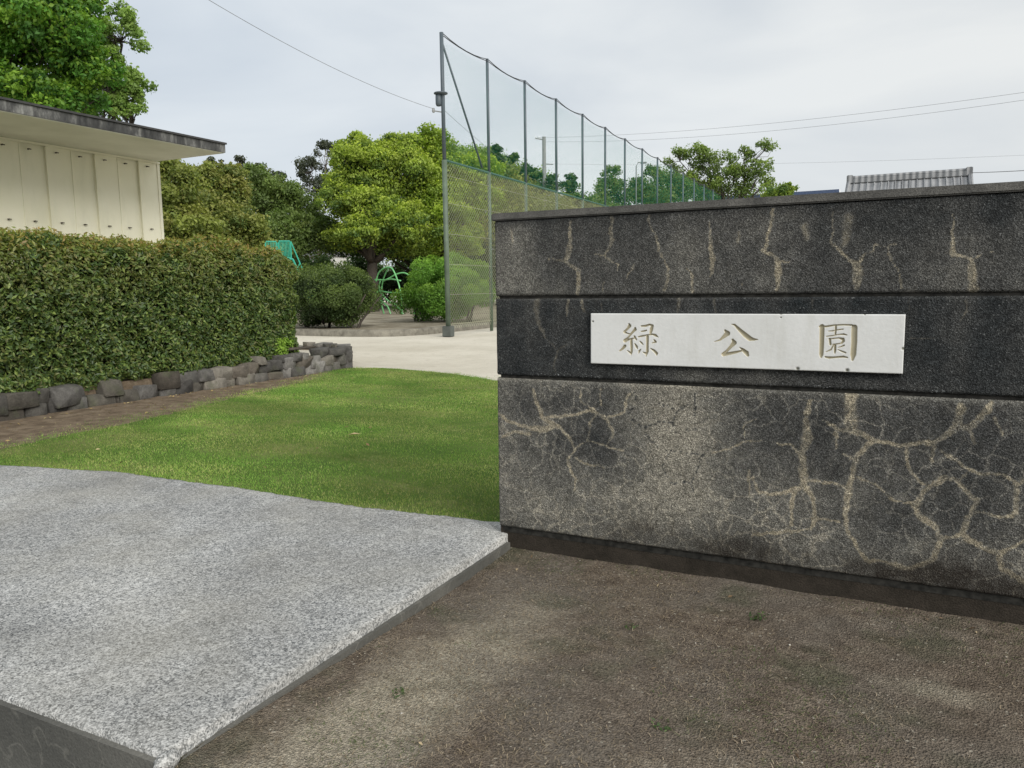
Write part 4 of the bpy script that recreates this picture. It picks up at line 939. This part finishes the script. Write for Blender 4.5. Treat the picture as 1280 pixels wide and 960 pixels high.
# ================================================================== FAR BUILDINGS, POLES, WIRES
PLAST = simple('plaster', (.62, .61, .57), .8); TILE_ = None
n = NT('roof_tile', .6, .35)
wv = n.N.new('ShaderNodeTexWave'); wv.inputs['Scale'].default_value = 1.15; wv.bands_direction = 'X'; n.t.links.new(n.pos, wv.inputs['Vector'])
f = n.noise(3, 5); cc = n.ramp(f, [(.3, (.20, .205, .21)), (.7, (.29, .295, .30))]); cc = n.mix(n.ramp(wv.outputs['Fac'], [(.0, .35), (.3, 0.)]), cc, (.06, .06, .065)); n.col(cc); n.bump(wv.outputs['Fac'], .05); TILE = n.m
GLASS = NT('window_glass', .1, .6).col((.03, .04, .05)).m
def house(name, label, x0, x1, yr, zr, half, zeave, wallm, roofm, tiles=True, cat='house'):
    h = empty(name, ((x0+x1)/2, yr, 0), label, cat)
    ww = .5
    MB().box((x0+ww, yr-half+ww, 0), (x1-ww, yr+half-ww, zeave)).build('wall', wallm, h)
    MB().prism([(yr-half, zeave-.08), (yr, zr-.10), (yr+half, zeave-.08), (yr+half, zeave+.05), (yr, zr), (yr-half, zeave+.05)], x0, x1, 0).build('roof', roofm, h)
    rr = h.children[-1] if h.children else h
    return h
# tiled roof house; ridge parallel to the wall
a = ony(1064, 222, 42); b_ = ony(1210, 212, 42); zr = (a[2]+b_[2])/2
hs = house('tiled_roof_house', 'house with grey tiled gable roof rising over the right part of the wall', a[0]-.1, b_[0]+.1, 42, zr-.25, 5.0, zr-3.2, PLAST, TILE)
rf = [o for o in hs.children if o.name.startswith('roof')][0]
b = MB(); b.box((a[0]-.02, 41.82, zr-.30), (b_[0]+.02, 42.18, zr-.06), .03); b.tube([(a[0]-.12, 42, zr-.03), (b_[0]+.12, 42, zr-.03)], .10, 8)
for xx_ in (a[0]-.05, b_[0]+.05): b.box((xx_-.14, 41.8, zr-.30), (xx_+.14, 42.2, zr+.10), .03)
for xx_ in (a[0]-.10, b_[0]+.10):   # verge rolls down the slope
    b.tube([(xx_, 42, zr-.18), (xx_, 37.0, zr-3.15)], .10, 7)
o = b.build('ridge', TILE, rf); o.matrix_parent_inverse = Matrix.Identity(4); o.parent = hs; o.matrix_parent_inverse = Matrix.Translation(-Vector(hs.location))
b = MB(); xx_ = a[0]+.1
for xx_ in np.arange(a[0]+.15, b_[0]-.05, .30): b.tube([(xx_, 41.8, zr-.33), (xx_, 37.0, zr-3.13)], .030, 6)
o = b.build('tile_rolls', TILE, hs)
for xw in (a[0]+1.2, b_[0]-1.6):
    MB().box((xw, 37.46, 1.0), (xw+1.2, 37.49, 2.2)).build('window', GLASS, hs)
# low blue-edged building
a = ony(975, 241, 75); b_ = ony(1049, 236.5, 75); BLUE = simple('blue_sheet', (.06, .085, .15), .5); WHT = simple('white_sheet', (.7, .72, .74), .5)
bb = empty('blue_edged_building', ((a[0]+b_[0])/2, 78, 0), 'low far building with white roof sheet and dark blue eave, left of the tiled roof', 'building')
MB().box((a[0]-6, 75.3, 0), (b_[0]-.2, 85, a[2]-.3)).build('wall', PLAST, bb)
MB().prism([(75.0, a[2]-.3), (75.0, a[2]), (75.2, a[2]), (75.2, a[2]-.3)], a[0]-6.5, b_[0], 0).build('eave', BLUE, bb)
MB().prism([(75.2, a[2]-.1), (80, a[2]+.55), (85.2, a[2]-.1)], a[0]-6.5, b_[0]-.3, 0).build('roof', WHT, bb)
# pale house seen under the trees
c0 = at(395, 325, 66); k = mpp(c0)
hh = empty('pale_house', (c0[0], c0[1], 0), 'pale plastered house glimpsed under the trees left of the climbing frame', 'house')
wn_ = W(395, 325); ang = math.atan2(wn_[1], wn_[0])
MB().box((c0[0]-22*k, c0[1], 0), (c0[0]+16*k, c0[1]+6, c0[2]+.3)).build('wall', PLAST, hh)
MB().prism([(c0[1]-.5, c0[2]+.3), (c0[1]+3, c0[2]+1.8), (c0[1]+6.5, c0[2]+.3)], c0[0]-24*k, c0[0]+18*k, 0).build('roof', simple('house_roof', (.2, .2, .2), .8), hh)

# utility pole
UD = 58; ub = at(681, 300, UD); ut = at(680, 171, UD)
up = empty('utility_pole', (ub[0], ub[1], 0), 'concrete utility pole with crossarm standing behind the netting', 'utility pole')
PCON = simple('pole_concrete', (.20, .205, .20), .8)
MB().tube([(ub[0], ub[1], 0), (ub[0], ub[1], ut[2])], [.19, .13], 10).build('pole', PCON, up, True)
dirx = np.array([W(640, 360)[1], -W(640, 360)[0], 0]); dirx /= np.linalg.norm(dirx)
pc = np.array([ub[0], ub[1], ut[2]])
MB().tube([pc-dirx*.62+[0, 0, -.1], pc+dirx*.15+[0, 0, -.22]], .045, 6).build('crossarm', GALV, up)
MB().tube([pc-dirx*.1+[0, 0, -1.9], pc+dirx*.65+[0, 0, -1.95]], .04, 6).build('crossarm', GALV, up)
for q in (-.6, -.35): MB().lathe([(.03, 0), (.06, .05), (.03, .14)], pc+dirx*q+[0, 0, -.1], 8).build('insulator', WHT, up)
# street lamp further off
lb = at(795, 260, 64); lt = at(794, 203, 64)
sl_ = empty('street_lamp', (lb[0], lb[1], 0), 'thin street lamp with short curved arm, far behind the netting', 'street lamp')
MB().tube([(lb[0], lb[1], 0), (lb[0], lb[1], lt[2]-.3), tuple(np.array([lb[0], lb[1], lt[2]])+dirx*.15), tuple(np.array([lb[0], lb[1], lt[2]-.05])+dirx*.5)], .05, 8).build('pole', GALV, sl_, True)
MB().box(tuple(np.array([lb[0]+.35, lb[1]-.12, lt[2]-.14])), tuple(np.array([lb[0]+.85, lb[1]+.12, lt[2]-.02])), .03).build('lamp_head', GALV, sl_)
CAB = simple('power_cable', (.20, .205, .21), .7)
def wire(a, b_, sag, label, r_, group='overhead wires'):
    a = np.array(a); b_ = np.array(b_); pts = [a+(b_-a)*t-np.array([0, 0, sag*4*t*(1-t)]) for t in np.linspace(0, 1, 24)]
    tag(MB().tube(pts, r_, 4).build('overhead_wire', CAB), label, 'wire', group)
wire(at(180, -50, 16), (fx-.27, fy0-.1, 6.66), .25, 'thin overhead wire from the upper left sky down to the first fence pole', .006)
wire((fx, fy0+.05, 6.62), at(690, 232, 55), .4, 'wire running from the first fence pole back to the utility pole', .007)
wire(pc+[0, 0, -.05]-dirx*.5, at(1400, 98, 40), .5, 'upper of two wires crossing the sky to the right edge', .007)
wire(pc+[0, 0, -.35], at(1400, 107, 40), .6, 'lower of two wires crossing the sky to the right edge', .007)
wire(pc+[0, 0, -1.9], at(1400, 188, 50), .3, 'faint wire low in the sky above the tiled roof', .005)
wire(ony(1212, 216, 42), at(1400, 204, 34), .05, 'short wire from the tiled roof end to the right edge', .014)

# ================================================================== TREES
YG = [(.17, .235, .042), (.20, .265, .046), (.11, .17, .038), (.24, .30, .05), (.08, .135, .034)]
MG = [(.105, .155, .042), (.13, .18, .050), (.090, .13, .038), (.15, .19, .052)]
OL = [(.155, .185, .045), (.185, .215, .052), (.12, .155, .040), (.20, .205, .055)]
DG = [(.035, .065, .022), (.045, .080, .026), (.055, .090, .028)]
def base_at(px, D): p = at(px, 400, D); return (p[0], p[1], 0)
# big camphor at upper left, behind the store building
tree('camphor_tree', 'large leafy tree overhanging the flat roof at the upper left corner', base_at(-70, 35),
     [lobe(20, 60, 33, 75, 62), lobe(-60, 10, 33, 90, 90), lobe(60, -30, 33, 80, 60), lobe(100, 85, 32, 46, 38), lobe(40, 125, 32, 60, 32), lobe(-40, 110, 32, 70, 40), lobe(98, 5, 32, 32, 36), lobe(60, 30, 31, 60, 50), lobe(90, 125, 32, 40, 24)],
     76000, .16, [(.06, .15, .022), (.08, .19, .026), (.045, .115, .020), (.14, .24, .028)], 51, cluster=.25, nclus=46, tip=(.20, .32, .04), trunk_r=.24)
tree('camphor_tree', 'paler thin-leaved tree reaching right of the big tree over the roof edge', base_at(110, 38),
     [lobe(150, 42, 37, 30, 34), lobe(150, 105, 37, 34, 26), lobe(120, 118, 37, 34, 26), lobe(163, 128, 37, 24, 22), lobe(140, 140, 37, 34, 18), lobe(128, 70, 37, 24, 24)], 15000, .15, [(.16, .25, .06), (.18, .27, .065), (.11, .18, .045)], 52, cluster=.25, nclus=30, tip=(.30, .40, .12), trunk_r=.16, sparse=True)
# left mass
tree('broadleaf_tree', 'olive green tree just right of the cream building', base_at(215, 40), [lobe(215, 250, 40, 48, 42), lobe(235, 300, 39, 50, 38), lobe(205, 215, 41, 30, 20), lobe(180, 270, 41, 40, 50)], 30000, .17, OL, 53, cluster=.26, nclus=40, tip=(.23, .25, .06))
tree('broadleaf_tree', 'olive tree with fine pointed top, second right of the cream building', base_at(275, 44), [lobe(275, 258, 44, 48, 45), lobe(262, 225, 44, 26, 20), lobe(300, 300, 42, 46, 34), lobe(290, 222, 44, 20, 16)], 32000, .17, [*OL, MG[0]], 54, cluster=.26, nclus=40, tip=(.24, .23, .07))
tree('broadleaf_tree', 'dark green tree behind the teal slide tower', base_at(345, 50), [lobe(330, 250, 50, 40, 34), lobe(365, 270, 50, 46, 40), lobe(350, 305, 48, 50, 32), lobe(318, 222, 50, 22, 16), lobe(395, 300, 48, 40, 28)], 34000, .18, MG, 55, cluster=.26, nclus=40)
tree('spindly_tree', 'small bare-topped greyish tree peeping above the olive trees', base_at(298, 52), [lobe(298, 205, 52, 9, 9), lobe(318, 212, 52, 14, 9), lobe(270, 208, 52, 12, 9), lobe(345, 222, 52, 14, 7)], 1600, .17, [(.06, .07, .045)], 56, nclus=9, sparse=True, trunk_r=.12, bark=BARKG)
tree('spindly_tree', 'grey sparse-leaved tree behind the left shoulder of the bright tree', base_at(400, 62), [lobe(388, 212, 62, 20, 14), lobe(410, 192, 62, 16, 14), lobe(395, 235, 62, 26, 16)], 6500, .17, [(.055, .065, .045), (.075, .085, .06)], 57, nclus=18, sparse=True, trunk_r=.2, bark=BARKG)
# the bright yellow-green camphor
tree('camphor_tree', 'bright yellow-green rounded tree in the middle, left of the tall fence', base_at(466, 45),
     [lobe(450, 215, 46, 44, 36), lobe(500, 225, 46, 48, 44), lobe(428, 255, 45, 34, 26), lobe(470, 270, 44, 44, 32), lobe(455, 292, 43, 30, 22), lobe(510, 285, 44, 38, 30), lobe(425, 235, 46, 26, 22), lobe(495, 190, 47, 34, 22), lobe(445, 185, 47, 26, 16), lobe(440, 300, 46, 40, 20), lobe(500, 308, 46, 40, 20), lobe(470, 240, 47, 60, 50)],
     100000, .16, YG, 58, cluster=.24, nclus=40, tip=(.36, .43, .05), trunk_r=.34, shell=.62)
tree('camphor_tree', 'taller yellow-green tree directly behind the first fence pole', base_at(560, 47),
     [lobe(530, 195, 48, 38, 34), lobe(555, 235, 48, 44, 44), lobe(590, 250, 48, 38, 40), lobe(540, 275, 46, 44, 36), lobe(600, 215, 49, 32, 24), lobe(560, 305, 47, 50, 24)],
     62000, .17, [(.16, .24, .030), (.20, .28, .034), (.13, .19, .028)], 59, cluster=.25, nclus=36, tip=(.33, .41, .045), trunk_r=.32, shell=.62)
# trees under and behind; the first is coloured dark for the shade there
tree('broadleaf_tree', 'tree coloured dark for shade, low behind the bright bush and climbing frame', base_at(545, 52), [lobe(530, 305, 52, 50, 30), lobe(590, 295, 52, 50, 40), lobe(470, 312, 53, 46, 20), lobe(425, 305, 53, 34, 20), lobe(560, 330, 52, 50, 25)], 30000, .2, DG, 60, nclus=22)
tree('broadleaf_tree', 'olive tree filling the chain link behind the second fence bay', base_at(650, 50), [lobe(620, 270, 50, 50, 44), lobe(670, 285, 52, 50, 40), lobe(640, 235, 52, 30, 26), lobe(720, 290, 54, 50, 36)], 32000, .18, OL, 61, nclus=24)
tree('broadleaf_tree', 'pale green tree showing through the first net bays', base_at(600, 60), [lobe(575, 208, 60, 28, 28), lobe(612, 213, 60, 36, 28), lobe(650, 230, 60, 34, 22)], 16000, .19, [(.17, .25, .065), (.22, .30, .08), (.14, .20, .06)], 62, nclus=20)
tree('broadleaf_tree', 'low green tree filling the gap below the utility pole behind the netting', base_at(715, 64), [lobe(690, 258, 64, 40, 16), lobe(740, 262, 64, 40, 14), lobe(650, 250, 64, 30, 18)], 14000, .19, MG, 72, nclus=20)
tree('upright_tree', 'dark spiky upright tree seen through the second net bay', base_at(622, 56), [lobe(621, 190, 56, 7, 10), lobe(624, 210, 56, 12, 12), lobe(622, 235, 56, 15, 16)], 4200, .18, DG+MG[:1], 63, nclus=12, trunk_r=.14)
tree('upright_tree', 'dark spiky upright tree left of the utility pole', base_at(655, 58), [lobe(641, 200, 58, 8, 9), lobe(647, 218, 58, 16, 12), lobe(668, 218, 58, 12, 8), lobe(655, 240, 58, 24, 14), lobe(688, 232, 58, 18, 12)], 7000, .18, DG+MG[:1], 64, nclus=12, trunk_r=.16)
tree('upright_tree', 'thin dark tree seen alone in the fourth net bay', base_at(714, 62), [lobe(714, 222, 62, 7, 8), lobe(712, 236, 62, 14, 9), lobe(716, 252, 62, 24, 10)], 3600, .18, DG+MG[:1], 65, nclus=10, trunk_r=.12)
tree('broadleaf_tree', 'mid green tree behind the middle net bays', base_at(775, 66), [lobe(760, 238, 66, 20, 18), lobe(790, 240, 66, 26, 20), lobe(765, 215, 66, 12, 9), lobe(750, 262, 66, 40, 18), lobe(815, 250, 66, 28, 20)], 14000, .19, MG, 66, nclus=16)
tree('broadleaf_tree', 'green tree at the far end of the netting', base_at(845, 68), [lobe(815, 215, 68, 12, 9), lobe(835, 225, 68, 22, 18), lobe(860, 238, 68, 28, 20), lobe(830, 250, 68, 30, 20), lobe(885, 245, 68, 22, 16)], 14000, .19, MG, 67, nclus=16)
tree('cherry_tree', 'open airy tree with ball-shaped leaf clumps, right of the netting', base_at(900, 60),
     [lobe(850, 198, 60, 20, 12), lobe(872, 195, 60, 20, 12), lobe(895, 205, 60, 26, 14), lobe(930, 192, 60, 14, 10), lobe(955, 186, 60, 14, 9), lobe(950, 212, 60, 18, 14), lobe(918, 222, 60, 26, 14), lobe(880, 225, 60, 26, 14), lobe(950, 235, 60, 26, 10), lobe(905, 240, 60, 44, 12)],
     13500, .17, [(.11, .165, .045), (.14, .20, .045), (.09, .13, .04)], 68, cluster=.38, nclus=11, sparse=True, trunk_r=.2, tip=(.22, .29, .05))
tree('small_tree', 'small rounded yellow-green tree peeping over the wall left of the tiled roof', base_at(975, 52), [lobe(975, 243, 52, 20, 9), lobe(985, 236, 52, 10, 6)], 3500, .16, YG, 69, nclus=14, trunk_r=.12)
for i, (px, D, w_, top) in enumerate(((215, 47, 60, 285), (300, 50, 60, 290), (385, 57, 52, 318), (450, 57, 50, 322), (520, 57, 50, 318), (590, 57, 50, 300), (660, 58, 55, 285))):  # added shrubs; from the third on, dark leaves stand in for tree shade
    a_ = at(px, top, D); k = mpp(a_); hh_ = a_[2]/2
    shrub('added_understory', ['dense shrub at the foot of the olive trees by the cream building', 'dense shrub at the foot of the second olive tree', 'added shrub coloured dark for shade beneath the trees right of the slide tower', 'added shrub coloured dark for shade behind the trunk of the bright yellow-green tree', 'added shrub coloured dark for shade, seen through the climbing frame', 'added shrub coloured dark for shade behind the bright bush by the first fence pole', 'added shrub coloured dark for shade behind the chain link next to the wall end'][i],
          (a_[0], a_[1], hh_+.1), (w_*k, 2.2, hh_), 9000, .24, DG if i > 1 else MG, 300+i, 2, cat='shrub', group='added shrubs under the trees, mostly coloured dark for shade', gap=.05)
# far line of trees closing the park so no bare horizon shows
for i, px in enumerate(range(-260, 1500, 110)):
    D = 95+6*((i*37) % 5); k_ = .09; hgt = 8+((i*53) % 7)*.5
    if px > 920: hgt = 4.2
    b0 = np.array(base_at(px, D)); rr = np.random.default_rng(100+i)
    lb_ = [(b0+[rr.normal()*2, rr.normal()*2, hgt*.45], (5.5, 5, hgt*.42)), (b0+[rr.normal()*3, 0, hgt*.7], (4, 4, hgt*.28)), (b0+[5*rr.choice([-1, 1]), 0, hgt*.35], (4.5, 4, hgt*.33))]
    tree('distant_tree', ('distant dark green tree in the park boundary belt, number of the row hidden behind nearer trees' if 0 else 'dark green tree in the distant belt closing the far side of the park'), b0, lb_, 5200, .34, MG+DG, 200+i, group='distant belt of trees', nclus=14, twig=False)
